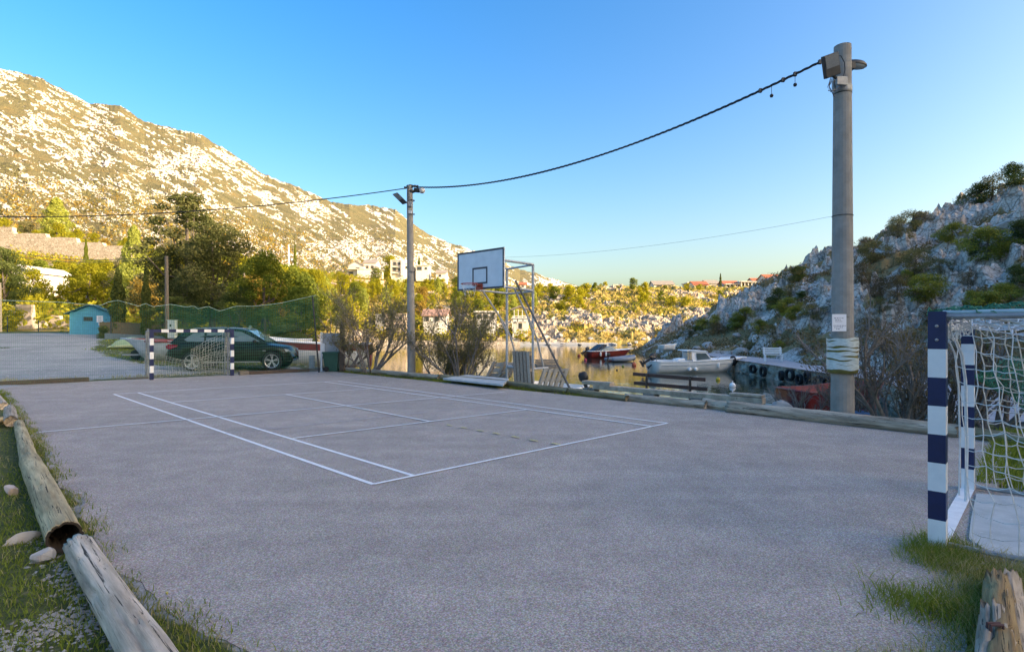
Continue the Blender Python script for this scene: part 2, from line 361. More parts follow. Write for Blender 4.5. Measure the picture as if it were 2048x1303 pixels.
G = np.maximum(G, sst(49, 52, a)*(b < 40)); G = np.maximum(G, .9*sst(36, 40, Y)*(X > -24)*(X < 0)); G = np.maximum(G, .85*sst(33, 35, Y)*(X > -22)*(X < -5)); G = np.maximum(G, .9*np.exp(-((X+26)/2.5)**4-((Y-26)/1.2)**4))
G = np.maximum(G, .75*(X > Xq(Y)+2.2)*(Y > 9)); G = np.maximum(G, .7*np.exp(-((a-20.6)/.8)**2)*sst(2, 3, b)*sst(8, 7, b))
G = np.where((b > 10.2) & (a < 3), np.maximum(G, .8), G)
me = np_mesh('ground', np.stack([X.ravel(), Y.ravel(), Z.ravel()], 1), grid_faces(len(xs), len(ys)), ground_mat(), True, {'grass': G})
link('ground', me, kind='structure')
M_asph = asphalt()
# the asphalt sheet with its ragged edge
edge = [ab(.30+.03*math.sin(i*.7)+rnd.uniform(-.02, .02), b) for i, b in enumerate(np.linspace(1.1, 10.2, 60))]
edge += [ab(a, 10.33+rnd.uniform(-.01, .01)) for a in np.linspace(.2, 19.1, 60)]
edge += [ab(19.1+(10.3-b)*.19+rnd.uniform(-.03, .03), b) for b in np.linspace(10.2, 1.3, 50)]
edge += [ab(a, float(eb(a))+.04*math.sin(a*2.3)+.03*math.sin(a*5.1+1)+rnd.uniform(-.015, .015)) for a in np.linspace(20.6, .4, 180)]
k = [Vector((p.x, p.y, 0)) for p in edge]
mb = MB(); mb.add(k+[p+Vector((0, 0, -.06)) for p in k], [tuple(range(len(k)))]+[(i, i+len(k), (i+1) % len(k)+len(k), (i+1) % len(k)) for i in range(len(k))])
mb.build('court', M_asph, kind='structure')
M_line = mat('line_paint', (.90, .89, .87), (.76, .75, .74), 9, .7, bmp=.3, bs=160, spots=((.42, .41, .43), 60, .63), bd=.002)
M_lthin = mat('worn_line_paint', (.86, .85, .83), (.70, .69, .68), 9, .7, bmp=.3, bs=160, spots=((.42, .41, .41), 40, .62), bd=.002)
M_yel = mat('yellow_line_paint', (.75, .62, .14), (.50, .44, .22), 14, .8, bmp=.2, bs=160, spots=((.33, .32, .31), 40, .52))
def gline(p, q, w, m, z=.004, name='court_line'):
    p = gp(*p); q = gp(*q); d = (q-p).normalized(); n = Vector((-d.y, d.x, 0))*w/2; u = Vector((0, 0, z))
    MB().quad(p-n+u, q-n+u, q+n+u, p+n+u).build(name, m, kind='structure')
gline((227.5, 788), (747.5, 968.5), .05, M_line); gline((276, 785), (829, 951.5), .05, M_line, .0045)
gline((747.5, 968.5), (1335, 846.5), .045, M_line, .008); gline((1335, 846.5), (676, 762), .055, M_line, .0085); gline((1302, 852.5), (648, 763.5), .055, M_line, .009)
gline((676, 762), (227.5, 788), .05, M_lthin, .0095); gline((586, 877), (1052, 819.5), .048, M_lthin, .010); gline((345, 804.5), (740, 777.5), .05, M_lthin, .0105)
gline((78, 865), (1010, 784), .048, M_lthin, .012); gline((571, 789), (863, 844), .045, M_line, .0125)
gline((450, 868), (1010, 808), .02, mat('ghost_line_paint', (.40, .385, .40), (.32, .31, .33), 12, .85, bmp=.2, bs=160), .014, 'faded_line')
for q in ((893, 850, 903, 852), (921, 855, 934, 857), (953, 861, 967, 863), (985, 866, 1000, 869), (1023, 873, 1038, 876), (1058, 880, 1076, 883), (1102, 887, 1121, 890)):
    gline(q[:2], q[2:], .045, M_yel, .013, 'yellow_dash')
# water, sea bed sheet
mb = MB(); mb.quad((-6000, -3000, WL), (6000, -3000, WL), (6000, 9000, WL), (-6000, 9000, WL)); mb.build('water', water_mat(), kind='structure')
# slab behind the near goal, goal line
M_conc = mat('concrete', (.52, .54, .53), (.40, .42, .41), 5, .85, bmp=.5, bs=70, spots=((.62, .64, .64), 25, .62))
pts = [gp(*q) for q in ((1953, 989), (2060, 998), (2400, 1026), (2400, 1150), (2120, 1128), (1975, 1105), (1938, 1080), (1942, 1040))][::-1]
MB().prism([p+Vector((0, 0, -.06)) for p in pts], (0, 0, .075)).build('slab', M_conc, kind='structure')
# ---------------------------------------------------------------- rocky hill on the right
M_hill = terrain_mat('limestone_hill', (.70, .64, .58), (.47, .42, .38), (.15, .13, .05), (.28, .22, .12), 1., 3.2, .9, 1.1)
xs = np.concatenate([np.arange(10.5, 34, .17), np.arange(34, 64, .25), np.arange(64, 150, 2.5)])
ys = np.concatenate([np.arange(-110, 8, 3.5), np.arange(8, 50, .17), np.arange(50, 84, .25)])
X, Y = np.meshgrid(xs, ys); Z, V, C = hill_z(X, Y, True)
me = np_mesh('rocky_hill', np.stack([X.ravel(), Y.ravel(), Z.ravel()], 1), grid_faces(len(xs), len(ys)), M_hill, False, {'veg': V, 'cell': C})
link('rocky_hill', me, kind='structure')
# ---------------------------------------------------------------- far shore and wooded hillside
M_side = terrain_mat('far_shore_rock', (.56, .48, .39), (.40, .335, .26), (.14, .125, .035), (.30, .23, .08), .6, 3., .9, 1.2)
ps = np.arange(-620, 1760, 3.4); ts = np.concatenate([np.linspace(-.06, .25, 110), np.linspace(.253, 1.02, 190), np.linspace(1.05, 2.2, 14)])
P, T = np.meshgrid(ps, ts); y0 = np.interp(P, PX, Y0); y1 = np.interp(P, PX, Y1); YY = y0+(y1-y0)*T
Z, V, C = side_z(P, YY, True); Z = np.where(T < 0, Z-2.5*np.clip(-T/.06, 0, 1), Z)
me = np_mesh('hillside', np.stack([((P-1024)/1120*YY).ravel(), YY.ravel(), Z.ravel()], 1), grid_faces(len(ps), len(ts)), M_side, False, {'veg': V, 'cell': C})
link('hillside', me, kind='structure')
# ---------------------------------------------------------------- mountain
RX = [-900, -400, -150, 0, 60, 100, 180, 240, 290, 360, 400, 470, 520, 600, 660, 700, 740, 790, 820, 860, 945, 1000, 1040, 1075, 1120, 1200, 1300]
RR = [60, 95, 120, 137, 148, 166, 207, 212, 243, 260, 268, 310, 344, 377, 402, 409, 411, 418, 443, 470, 500, 519, 540, 547, 562, 585, 640]
RY = [900, 820, 850, 900, 950, 990, 1050, 1080, 1130, 1200, 1230, 1330, 1420, 1560, 1700, 1780, 2500, 2600, 2700, 2900, 3200, 3800, 5000, 5400, 5600, 6000, 6000]
ps = np.arange(-420, 1240, 2.1); s_ = np.linspace(0, 1, 360); P, S = np.meshgrid(ps, s_)
row = np.interp(P, RX, RR); rn = 5*fbm(P/38., P*0, 201, 4)+3*fbm(P/9., P*0, 202, 3); yr = np.interp(P, RX, RY); zr = CAMZ-(row-660)/1120*yr
T = S**1.5; Yb = 300.; YY = Yb+(yr-Yb)*T; XX = (P-1024)/1120*YY
Z = -4+(zr+4)*T**1.02-rn/1120*YY*S**7
am = np.sin(np.pi*np.clip(S, 0, 1))**.6
big = fbm(XX/260., YY/420., 211, 4); Z = Z+am*big*26*(T+.15)
rw0 = 660-(Z-CAMZ)/YY*1120; u = P; v = 660-rw0
wv = 6*fbm(u/70., v/50., 220, 3)
cu = u*.88-v*.47; cv = u*.47+v*.88+wv
f1 = fbm(cu/52., cv/9., 221, 5, .6); f2 = fbm(u/110., v/60., 231, 4); f3 = fbm(cu/13., cv/4.2, 241, 3, .6)
rockm = f1*1.15+f3*.6+f2*.6-.035-.20*sst(80, 0, v-150)*sst(400, 200, P)-.5*np.exp(-((P-745-(250-v)*.0-(v-190)*-.8)/16)**2)*sst(180, 200, v)*sst(260, 235, v)
rk = sst(-.015, .035, rockm)
Bs, es, rs_ = blocks(u/6.2, v/4.6, 271, 0.); dots = sst(.34, .46, es)*(rs_ > .4)
Bs2, es2, rs2 = blocks(u/3.6+7, v/2.9, 281, 0.); dots = np.maximum(dots, sst(.34, .46, es2)*(rs2 > .55))
rk = rk*(1-dots)
Bm, em, cm = blocks(cu/9., cv/5., 251, 1.)
Z = Z+am*rk*(.8+1.5*(Bm-.3))*(.5+T)+am*(1-rk)*1.3*(1+.6*fbm(u/2.2, v/1.8, 255, 2))*(.5+T)
Yd = YY+am*rk*6*(fbm(u/14., v/9., 261, 3))*(T+.1)*3
me = np_mesh('mountain', np.stack([XX.ravel(), Yd.ravel(), Z.ravel()], 1), grid_faces(len(ps), len(s_)),
             terrain_mat('mountain_limestone', (.64, .61, .58), (.52, .50, .475), (.085, .082, .042), (.145, .13, .07), .02, 6., .25), False, {'veg': 1-rk, 'cell': cm})
link('mountain', me, kind='structure')
# ---------------------------------------------------------------- plants
NR = np.random.RandomState(11)
def leaves_mesh(name, C, size, mtl, flat=.0, asp=.62, tint=None, nrm=None, jit=.8):
    """one leaf-sized quad per centre; size (n,), tint (n,)"""
    n = len(C); size = np.broadcast_to(size, (n,))*NR.uniform(.65, 1.3, n)
    a = NR.normal(size=(n, 3)); a /= np.linalg.norm(a, axis=1)[:, None]
    if nrm is not None: a = a*jit+nrm*(1-jit*.5); a /= np.linalg.norm(a, axis=1)[:, None]
    b = NR.normal(size=(n, 3)); u = np.cross(a, b); u /= np.linalg.norm(u, axis=1)[:, None]; v = np.cross(a, u)
    if flat: v = v*np.array([1, 1, 1-flat]); 
    u = u*size[:, None]*.5; v = v*size[:, None]*.5*asp
    V = np.stack([C-u, C-v, C+u, C+v], 1).reshape(-1, 3); F = np.arange(4*n).reshape(-1, 4)
    t = np.repeat(tint if tint is not None else NR.uniform(0, 1, n), 4)
    return np_mesh(name, V, F, mtl, False, {'tint': np.clip(t, 0, 1)})
def blob_pts(bl, n, shell=.55, gaps=.0):
    """sample points in a list of ellipsoids (cx,cy,cz,rx,ry,rz)"""
    bl = np.array(bl, float); w_ = (bl[:, 3]*bl[:, 4]*bl[:, 5])**(2/3.); k = NR.choice(len(bl), n, p=w_/w_.sum())
    d = NR.normal(size=(n, 3)); d /= np.linalg.norm(d, axis=1)[:, None]; r = shell+(1-shell)*NR.uniform(0, 1, n)**.5; r *= 1+.12*NR.normal(size=n)
    P = bl[k, :3]+d*bl[k, 3:6]*r[:, None]
    return P, d, k
def crown_blobs(h, w_, base, nb, rs, top=1., sq=1.):
    bl = []
    ph = NR.uniform(0, 6.28, 3)
    for i in range(nb):
        if NR.uniform() < .14: continue
        t = (i+.5)/nb; z = base+(h-base)*t; prof = math.sin(math.pi*min(1, (t*.86+.12)))**.7*(1-.25*max(0, t-.7)*top)
        an = i*2.4+NR.uniform(-.5, .5); rr = w_*prof*NR.uniform(.2, .85)*(1+.28*math.sin(an+ph[0])+.18*math.sin(2*an+ph[1]+t*4)); r = rs*NR.uniform(.7, 1.25)
        bl.append((math.cos(an)*rr, math.sin(an)*rr, z, r, r, r*NR.uniform(.55, .85)*sq))
    return bl
M_bark = mat('bark', (.15, .12, .095), (.07, .055, .045), 12, .9, bmp=.6, bs=50, stretch=(1, 1, .3))
M_barkg = mat('grey_bark', (.27, .23, .20), (.15, .125, .11), 16, .9, bmp=.6, bs=60)
LF = {'yellow': leafmat('leaf_yellow_green', (.17, .18, .020), (.42, .37, .045), .45), 'green': leafmat('leaf_green', (.075, .105, .020), (.20, .22, .04)),
      'dark': leafmat('leaf_dark', (.055, .075, .025), (.155, .18, .06), .35), 'pine': leafmat('pine_needles', (.06, .072, .025), (.18, .175, .07), .3),
      'olive': leafmat('leaf_olive', (.14, .14, .07), (.27, .24, .12), .35), 'pale': leafmat('leaf_pale', (.20, .23, .05), (.42, .43, .11), .4),
      'ochre': leafmat('leaf_ochre', (.21, .15, .04), (.38, .25, .06), .4), 'tam': leafmat('tamarisk_leaf', (.11, .10, .045), (.26, .22, .10), .35),
      'hillg': leafmat('maquis_leaf', (.12, .13, .03), (.33, .32, .07), .4), 'dry': leafmat('dry_leaf', (.12, .085, .045), (.24, .17, .09), .3)}
def trunk_mesh(h, r, bl, name='trunk', limbs=5, mt=None, lean=0):
    mb = MB(); tp = [Vector((lean*t*t*h*.3+.04*math.sin(t*5), .05*math.sin(t*4+1), h*t)) for t in np.linspace(0, 1, 7)]
    mb.tube(tp, [r*(1.25 if i == 0 else 1)*(1-.75*i/6) for i in range(7)], 7)
    order = NR.permutation(len(bl))[:limbs]
    for j in order:
        b = bl[j]; s0 = tp[2+j % 3]; e = Vector(b[:3]); m_ = s0.lerp(e, .5)+Vector((NR.uniform(-.1, .1), NR.uniform(-.1, .1), -.08*h))
        mb.tube([s0, m_, e], [r*.45, r*.28, r*.08], 5)
    me = bpy.data.meshes.new(name); me.from_pydata(mb.v, [], mb.f); me.materials.append(mt or M_bark); return me
TREE = {}
def species(key, h, w_, base, nb, rs, nleaf, lsize, lm, trunk_r, shell=.5, seed=0, limbs=5, sq=1., col=False, tj=.35):
    global NR
    NR = np.random.RandomState(100+seed)
    if col:
        n = nleaf; t = NR.uniform(0, 1, n)**.8; z = base+(h-base)*t; prof = w_*(np.sin(np.pi*np.clip(t*.9+.1, 0, 1))**.5)*(1-.55*t)*(1+.18*np.sin(z*3.1+NR.uniform(0, 6))); an = NR.uniform(0, 6.283, n)
        rr = prof*(.7+.35*NR.uniform(0, 1, n))*(1+.12*np.sin(an*5+z*4)); P = np.stack([rr*np.cos(an), rr*np.sin(an), z], 1); tint = NR.uniform(.1, .9, n); bl = [(0, 0, h*.6, 1, 1, 1)]
        nr = np.stack([np.cos(an), np.sin(an), np.full(n, .5)], 1)
    else:
        bl = crown_blobs(h, w_, base, nb, rs, sq=sq); P, d, k = blob_pts(bl, nleaf, shell); bt = NR.uniform(0, 1, len(bl)); tint = .5+(bt[k]-.5)*.7+NR.normal(size=nleaf)*tj*.6; nr = d
    cm = leaves_mesh('crown', P, lsize, LF[lm], tint=tint, nrm=nr)
    tm = trunk_mesh(h*.82, trunk_r, bl, limbs=limbs if not col else 0)
    TREE[key] = (cm, tm, h)
def plant(key, loc, H, label, group=None, name='tree', cat='tree', rz=None, wx=1., sink=.1):
    cm, tm, h = TREE[key]; s = H/h
    t = thing(name, label, cat, (loc[0], loc[1], loc[2]-sink), 0, group); t.rotation_euler = (0, 0, rnd.uniform(0, 6.28) if rz is None else rz); t.scale = (s*wx, s*wx, s)
    link('trunk', tm, t); link('crown', cm, t); return t
species('y1', 6, 2.3, 1.0, 26, .85, 4200, .26, 'yellow', .16, seed=1); species('y2', 6, 2.6, .8, 30, .75, 4200, .25, 'yellow', .16, seed=2)
species('g1', 6, 2.4, 1.0, 26, .85, 4200, .26, 'green', .16, seed=3); species('g2', 6, 2.2, .9, 24, .8, 4000, .26, 'pale', .14, seed=4)
species('o1', 5, 2.4, .8, 22, .75, 3600, .22, 'olive', .15, seed=5); species('oc', 4, 1.9, .4, 20, .6, 3000, .22, 'ochre', .1, seed=6)
species('cyp', 8, 1.0, .2, 1, 1, 5200, .24, 'dark', .14, seed=7, col=True); species('cypy', 8, .8, .2, 1, 1, 4200, .24, 'green', .14, seed=8, col=True)
species('con', 9, 2.6, .3, 1, 1, 9000, .24, 'pale', .16, seed=9, col=True); species('pine', 8, 3.0, 1.2, 36, .85, 17000, .15, 'pine', .22, seed=10, limbs=12)
species('dk', 6, 2.4, .5, 46, .6, 16000, .12, 'dark', .16, seed=11, limbs=12, shell=.3); species('med', 6, 2.3, .5, 72, .46, 13000, .13, 'green', .13, seed=12, limbs=14, shell=.3, tj=.6)
species('thin', 8, 2.0, 2.5, 38, .45, 6500, .15, 'pine', .13, seed=13, limbs=22, shell=.2, tj=.7)
species('bush', 2, 1.2, .1, 20, .45, 6000, .085, 'hillg', .06, seed=14, limbs=6, shell=.3); species('bushd', 2, 1.1, .1, 18, .45, 6000, .085, 'dark', .06, seed=15, limbs=6, shell=.3)
species('bushb', 2, 1.2, .1, 20, .42, 4000, .075, 'dry', .05, seed=16, limbs=10, shell=.1); species('busht', 2, 1.2, .1, 20, .42, 5000, .075, 'tam', .05, seed=17, limbs=10, shell=.2)
species('busho', 2, 1.3, .1, 22, .45, 2600, .16, 'yellow', .05, seed=18, limbs=4, shell=.3)
NR = np.random.RandomState(5)
# woodland on the sunlit slope
cnt = 0
def free(p, Y):
    x = (p-1024)/1120*Y
    if Y > 97 and -10 < p < 290 and Y < 142: return False                     # open strip before the long wall
    if 690 < p < 872 and Y > 172 and Y < 222: return False
    if 10 < p < 75 and Y < 80: return False
    if 60 < p < 200 and Y < 62: return False
    return True
cands = []
for i in range(1100):
    p = NR.uniform(-160, 1075); u = NR.uniform(0, 1); y0 = np.interp(p, PX, Y0); y1 = np.interp(p, PX, Y1)
    Y = y0+4+(y1-y0)*u*(.93 if p < 640 else .95)
    if p > 620: Y = y0+(12 if p < 900 else 20)+(y1-y0-18)*u
    if not free(p, Y): continue
    den = np.interp(p, [-160, 640, 760, 1000, 1075], [1, 1, .72, .66, .5])
    if NR.uniform() > den: continue
    x = (p-1024)/1120*Y
    if any((x-q[0])**2+(Y-q[1])**2 < (2.9+Y*.012)**2 for q in cands): continue
    cands.append((x, Y, p))
    if len(cands) >= 285: break
sp = [('y1', 'sunlit yellow-green broadleaf tree in the wooded hillside'), ('y2', 'low spreading yellow-green tree in the wooded hillside'), ('g1', 'mid-green round tree in the wooded hillside'),
      ('g2', 'pale green tree in the wooded hillside'), ('o1', 'greyish olive-like tree in the wooded hillside'), ('oc', 'rusty ochre autumn tree in the wooded hillside')]
for x, Y, p in cands:
    k = NR.choice(6, p=[.30, .2, .2, .14, .09, .07] if p < 900 else [.18, .12, .28, .16, .16, .10]); key, lab = sp[k]
    H = NR.uniform(4.0, 6.6)*(1.0 if p < 650 else .8); H = min(H, 4.5 if Y > 150 else 9)
    if key == 'oc': H *= .75
    if not (p < 300 and Y > 142):
        mr = np.interp(p, [-160, 290, 305, 480, 560, 690, 700, 870, 880, 960, 1075], [524, 522, 500, 500, 532, 545, 558, 558, 548, 562, 578]); zt = CAMZ-(mr-660)/1120*Y
        H = min(H, zt-sz(x, Y))
        if H < 2.2: continue
    lab = lab.replace('in the wooded hillside', ('above' if p < 300 and Y > 142 else 'left of' if p < 300 else 'behind' if p < 480 else 'right of')+(' the long stone wall' if p < 300 and Y > 142 else ' the dark pines') if p < 640 else ('below the hillside houses' if p < 870 else 'on the slope behind the basketball hoop'))
    plant(key, (x, Y, sz(x, Y)), H, lab, 'wooded hillside: '+lab, 'woodland_tree', wx=NR.uniform(.9, 1.25))
# scrub: unresolved low growth as single masses
def scrub(name, P, size, lm, nper, spread, zr=.6):
    n = len(P); C = np.repeat(P, nper, 0)+NR.normal(size=(n*nper, 3))*np.repeat(np.broadcast_to(spread, (n,)), nper)[:, None]*np.array([.5, .5, .5*zr]); C[:, 2] += np.repeat(np.broadcast_to(spread, (n,)), nper)*.28
    t = np.repeat(NR.uniform(.1, .9, n), nper)+NR.normal(size=n*nper)*.15
    me = leaves_mesh(name, C, size, LF[lm], tint=t); return link(name, me, kind='stuff')
def side_pts(n, pr, tr, vegmin=.5):
    p = NR.uniform(pr[0], pr[1], n); y0 = np.interp(p, PX, Y0); y1 = np.interp(p, PX, Y1); t = NR.uniform(tr[0], tr[1], n)**1.3; Y = y0+(y1-y0)*t
    z, v, c = side_z(p, Y, True); k = v > vegmin; return np.stack([((p-1024)/1120*Y)[k], Y[k], z[k]], 1)
scrub('hillside_scrub', side_pts(2600, (-200, 1060), (.03, 1.), .3), .5, 'yellow', 26, 1.6)
scrub('hillside_heath', side_pts(1500, (-200, 1060), (.05, 1.), .3), .45, 'ochre', 18, 1.3)
scrub('shore_scrub', side_pts(1500, (1040, 1600), (.10, 1.), .62), .34, 'yellow', 16, 1.0)
scrub('shore_heath', side_pts(1300, (1040, 1600), (.02, .8), .5), .3, 'ochre', 12, .8, .4)
# foot of the mountain: scattered scrub
def mtn(nm, n, rows, key, size, spread, nper, pr=(-150, 1000)):
    p = NR.uniform(pr[0], pr[1], n); s2 = NR.uniform(rows[0], rows[1], n)
    yr = np.interp(p, RX, RY); zr = CAMZ-(np.interp(p, RX, RR)-660)/1120*yr; T = s2**1.5; Y = 300+(yr-300)*T; z = -4+(zr+4)*T**1.02
    P = np.stack([(p-1024)/1120*Y, Y, z+1], 1); scrub(nm, P, size, key, nper, spread)
mtn('mountain_scrub', 1500, (.25, .52), 'olive', 2.2, 5, 9); mtn('mountain_heath', 1300, (.25, .48), 'ochre', 2.0, 5, 9)
# individual trees that stand out
def at_(p, Y, fn=gz): x = (p-1024)/1120*Y; return (x, Y, fn(x, Y))
plant('cyp', at_(236, 37), 4.6, 'dark trimmed cypress with flat sides beside the blue hut', 'dark cypresses by the lot', 'cypress', wx=.95)
plant('cyp', at_(292, 36), 4.7, 'slim dark cypress between the pale conifer and the wooden pole', 'dark cypresses by the lot', 'cypress', wx=.62)
plant('con', at_(268, 56, sz), 9.3, 'tall pale green pyramidal conifer in sunlight behind the blue hut', None, 'conifer', wx=.62)
plant('cypy', at_(172, 92, sz), 6.2, 'small slim sunlit cypress standing before the long stone wall', None, 'cypress', wx=.7)
plant('cyp', at_(258, 66, sz), 7.6, 'thin dark cypress just left of the pale conifer', None, 'cypress', wx=.45)
plant('con', at_(113, 150, sz), 13.5, 'big dense conifer above the long stone wall', None, 'conifer', wx=1.1)
plant('pine', at_(425, 37), 7.6, 'broad shaded dark pine behind the electricity cabinet', 'dark pines behind the car', 'pine_tree', wx=1.15, rz=1)
plant('pine', at_(352, 40), 6.4, 'shaded pine left of the broad dark pine', 'dark pines behind the car', 'pine_tree', wx=1., rz=3)
plant('thin', at_(372, 40), 10.2, 'tall airy tree with bare limbs rising over the dark pines', None, 'pine_tree', wx=1.25, rz=2)
plant('med', at_(528, 33), 6.3, 'loose leafy tree in half shade behind the car roof', 'leafy trees behind the green net', 'broadleaf_tree', wx=1., rz=.5)
plant('med', at_(600, 31), 5.2, 'leafy tree in half shade at the end of the green net', 'leafy trees behind the green net', 'broadleaf_tree', wx=1.15, rz=2.5)
plant('dk', at_(478, 33), 3.6, 'low dark green tree right behind the car roof', 'leafy trees behind the green net', 'broadleaf_tree', wx=1.15, rz=2.5)
plant('dk', at_(570, 29), 2.9, 'low dark green tree left of the black net post', 'leafy trees behind the green net', 'broadleaf_tree', wx=1.3, rz=1.5)
plant('dk', at_(345, 33), 2.6, 'low dark hedge tree behind the electricity cabinet', None, 'broadleaf_tree', wx=1.4, rz=1.5)
plant('dk', at_(8, 48), 7.0, 'dark leafy tree at the left edge of the view', None, 'broadleaf_tree', wx=1., rz=.3)
plant('y1', at_(66, 61, sz), 4.2, 'yellow-green tree hiding the right side of the white gabled house', None, 'broadleaf_tree')
plant('g2', at_(22, 60, sz), 3.4, 'pale green tree in front of the white gabled house', None, 'broadleaf_tree')
plant('busho', at_(70, 54, sz), 2.6, 'pale round olive bush before the low stone wall', None, 'bush', 'bush', wx=.8)
plant('busho', at_(8, 46), 2.2, 'yellow-green bush at the left edge beside the lot', None, 'bush', 'bush', wx=1.)
plant('bushd', at_(205, 35), .9, 'dark low bush at the corner of the blue hut', None, 'bush', 'bush', wx=1.)
plant('y1', at_(780, 218, sz), 9, 'bright green round tree behind the hillside houses', None, 'broadleaf_tree', wx=1.1)
plant('g1', at_(752, 193, sz), 4.2, 'wide olive-green tree in front of the brown balcony house', None, 'broadleaf_tree', wx=1.6)
plant('cypy', at_(838, 205, sz), 9.5, 'tiny upright cypress right of the far utility pole', None, 'cypress', wx=.8)
plant('cypy', at_(590, 170, sz), 9.5, 'slim pale cypress beside the white mast', None, 'cypress', wx=.6)
plant('cyp', at_(1441, 172, sz), 4.4, 'small dark cypress beside the white seafront house', None, 'cypress', wx=.8)
# green bushes of the far shore, in view between hoop and hill
i = 0
for p, Y, H, w_ in ((1108, 150, 5, 1.6), (1140, 146, 5.5, 1.5), (1172, 150, 5, 1.5), (1190, 160, 4, 1.4), (1125, 130, 3.4, 1.4), (1160, 128, 3.6, 1.3), (1265, 158, 4.6, 1.5), (1290, 150, 4.6, 1.2), (1285, 134, 3.4, 1.3),
                    (1322, 136, 3.2, 1.6), (1345, 130, 3, 1.6), (1370, 128, 2.6, 1.5), (1440, 140, 3.6, 1.3), (1455, 132, 3, 1.2), (1210, 172, 2.6, 1.6), (1235, 170, 2.4, 1.5), (1100, 168, 4, 1.4), (1078, 160, 4.5, 1.3), (1330, 165, 2.4, 1.8), (1400, 165, 2., 1.8), (1375, 166, 2.2, 1.6)):
    plant('busho' if i % 3 else 'g1', at_(p, Y, sz), H*.72, 'rounded yellow-green bush on the sunlit rocky far shore' if i % 3 else 'larger green bush on the sunlit rocky far shore', 'bushes of the far shore'+('' if i % 3 else ', larger'), 'bush', 'bush', wx=w_*.8); i += 1
# bushes on the shaded right-hand hill
hb = [(1905, 478, 1.9, 'bush'), (1975, 520, 3.0, 'bush'), (1950, 500, 1.7, 'bushd'), (1830, 545, 2.3, 'busht'), (1815, 570, 2.0, 'bush'), (1855, 592, 2.6, 'bush'), (1975, 625, 2.6, 'bush'), (2010, 600, 2.2, 'bush'), (1945, 610, 1.8, 'bush'),
      (1600, 553, 1.9, 'bushd'), (1588, 556, 1.5, 'busht'), (1602, 592, 1.1, 'bushd'), (1556, 600, 1.8, 'bushd'), (1545, 608, 1.3, 'bushd'), (1575, 618, 1.6, 'bush'), (1590, 632, 1.5, 'bush'), (1490, 640, 1.5, 'bush'), (1470, 650, 1.3, 'bush'), (1430, 655, 1.4, 'bush'),
      (1435, 662, 1.2, 'bushb'), (1405, 655, 1.5, 'bush'), (1380, 665, 1.2, 'busht'), (1520, 655, 1.2, 'bush'), (1545, 665, 1.1, 'busht'), (1730, 500, 1.5, 'bushb'), (1745, 520, 2.0, 'busht'), (1725, 560, 1.8, 'bushb'), (1760, 600, 1.8, 'bushb'), (1795, 620, 2.0, 'bushb'),
      (1880, 560, 1.4, 'busht'), (1960, 400, 2.6, 'bushd'), (1985, 392, 2.4, 'busht'), (2030, 362, 2.3, 'bushd'), (2045, 480, 1.8, 'bushd'), (2040, 560, 1.8, 'bushd'), (1860, 640, 1.7, 'bushb'), (1905, 655, 1.7, 'bushb'), (2035, 660, 2.0, 'bushd'), (1935, 560, 1.2, 'bushb'),
      (1580, 585, 1.2, 'busht'), (1625, 640, 1.3, 'busht'), (1640, 690, 1.1, 'busht'), (1560, 690, 1.0, 'bush'), (1610, 700, 1.1, 'bushb'), (1500, 690, .8, 'busht'), (1735, 660, 1.6, 'bushb'), (1770, 690, 1.6, 'bushb'), (1820, 690, 1.6, 'bushb'), (1870, 700, 1.5, 'busht'), (1960, 700, 1.8, 'bushd'), (2000, 740, 1.6, 'bushd'), (1760, 640, 1.4, 'busht')]
names = {'bush': 'bright green maquis bush among rocks on the shaded hill', 'bushd': 'dark evergreen bush among rocks on the shaded hill', 'bushb': 'dry brown leafless shrub on the shaded hill', 'busht': 'dull olive shrub on the shaded hill'}
for p, row, H, k in hb:
    q = hit(p, row+6, 'hill', 14); s = max(.6, min(1.3, q.y/34.))
    pos = ('high near the skyline' if row < 560-(p-1600)*.3 else 'half way up' if row < 610 else 'low on the slope')+(', left part of the hill' if p < 1500 else ', left of the near pole' if p < 1665 else ', right of the near pole' if p < 1860 else ', above the near goal'); lb = names[k].replace(' among rocks on the shaded hill', '').replace(' on the shaded hill', '')+' '+pos
    plant(k, q, H*s*(.62 if k in ('bush', 'bushd') else .75), lb, lb+' group', 'shrub', 'shrub', wx=rnd.uniform(1.0, 1.7), sink=.25)
q = hit(1830, 462, 'hill', 14); plant('busht', q, 1.9, 'wind-bent thin tree on the skyline of the shaded hill', 'skyline trees of the shaded hill', 'small_tree', wx=1.7, sink=.1)
q = hit(1795, 476, 'hill', 14); plant('busht', q, 1.6, 'lower wind-bent thin tree on the skyline of the shaded hill', 'skyline trees of the shaded hill', 'small_tree', wx=1.5, sink=.1)
# hillside herb layer of the shaded hill
p = NR.uniform(13, 62, 9000); y = NR.uniform(10, 66, 9000); z, v, c = hill_z(p, y, True); k = v > .55
scrub('dry_hill_grass', np.stack([p[k], y[k], z[k]], 1)[:2600], .16, 'dry', 16, .5, .5); scrub('green_hill_herbs', np.stack([p[k], y[k], z[k]], 1)[2600:5000], .16, 'hillg', 14, .55, .5)
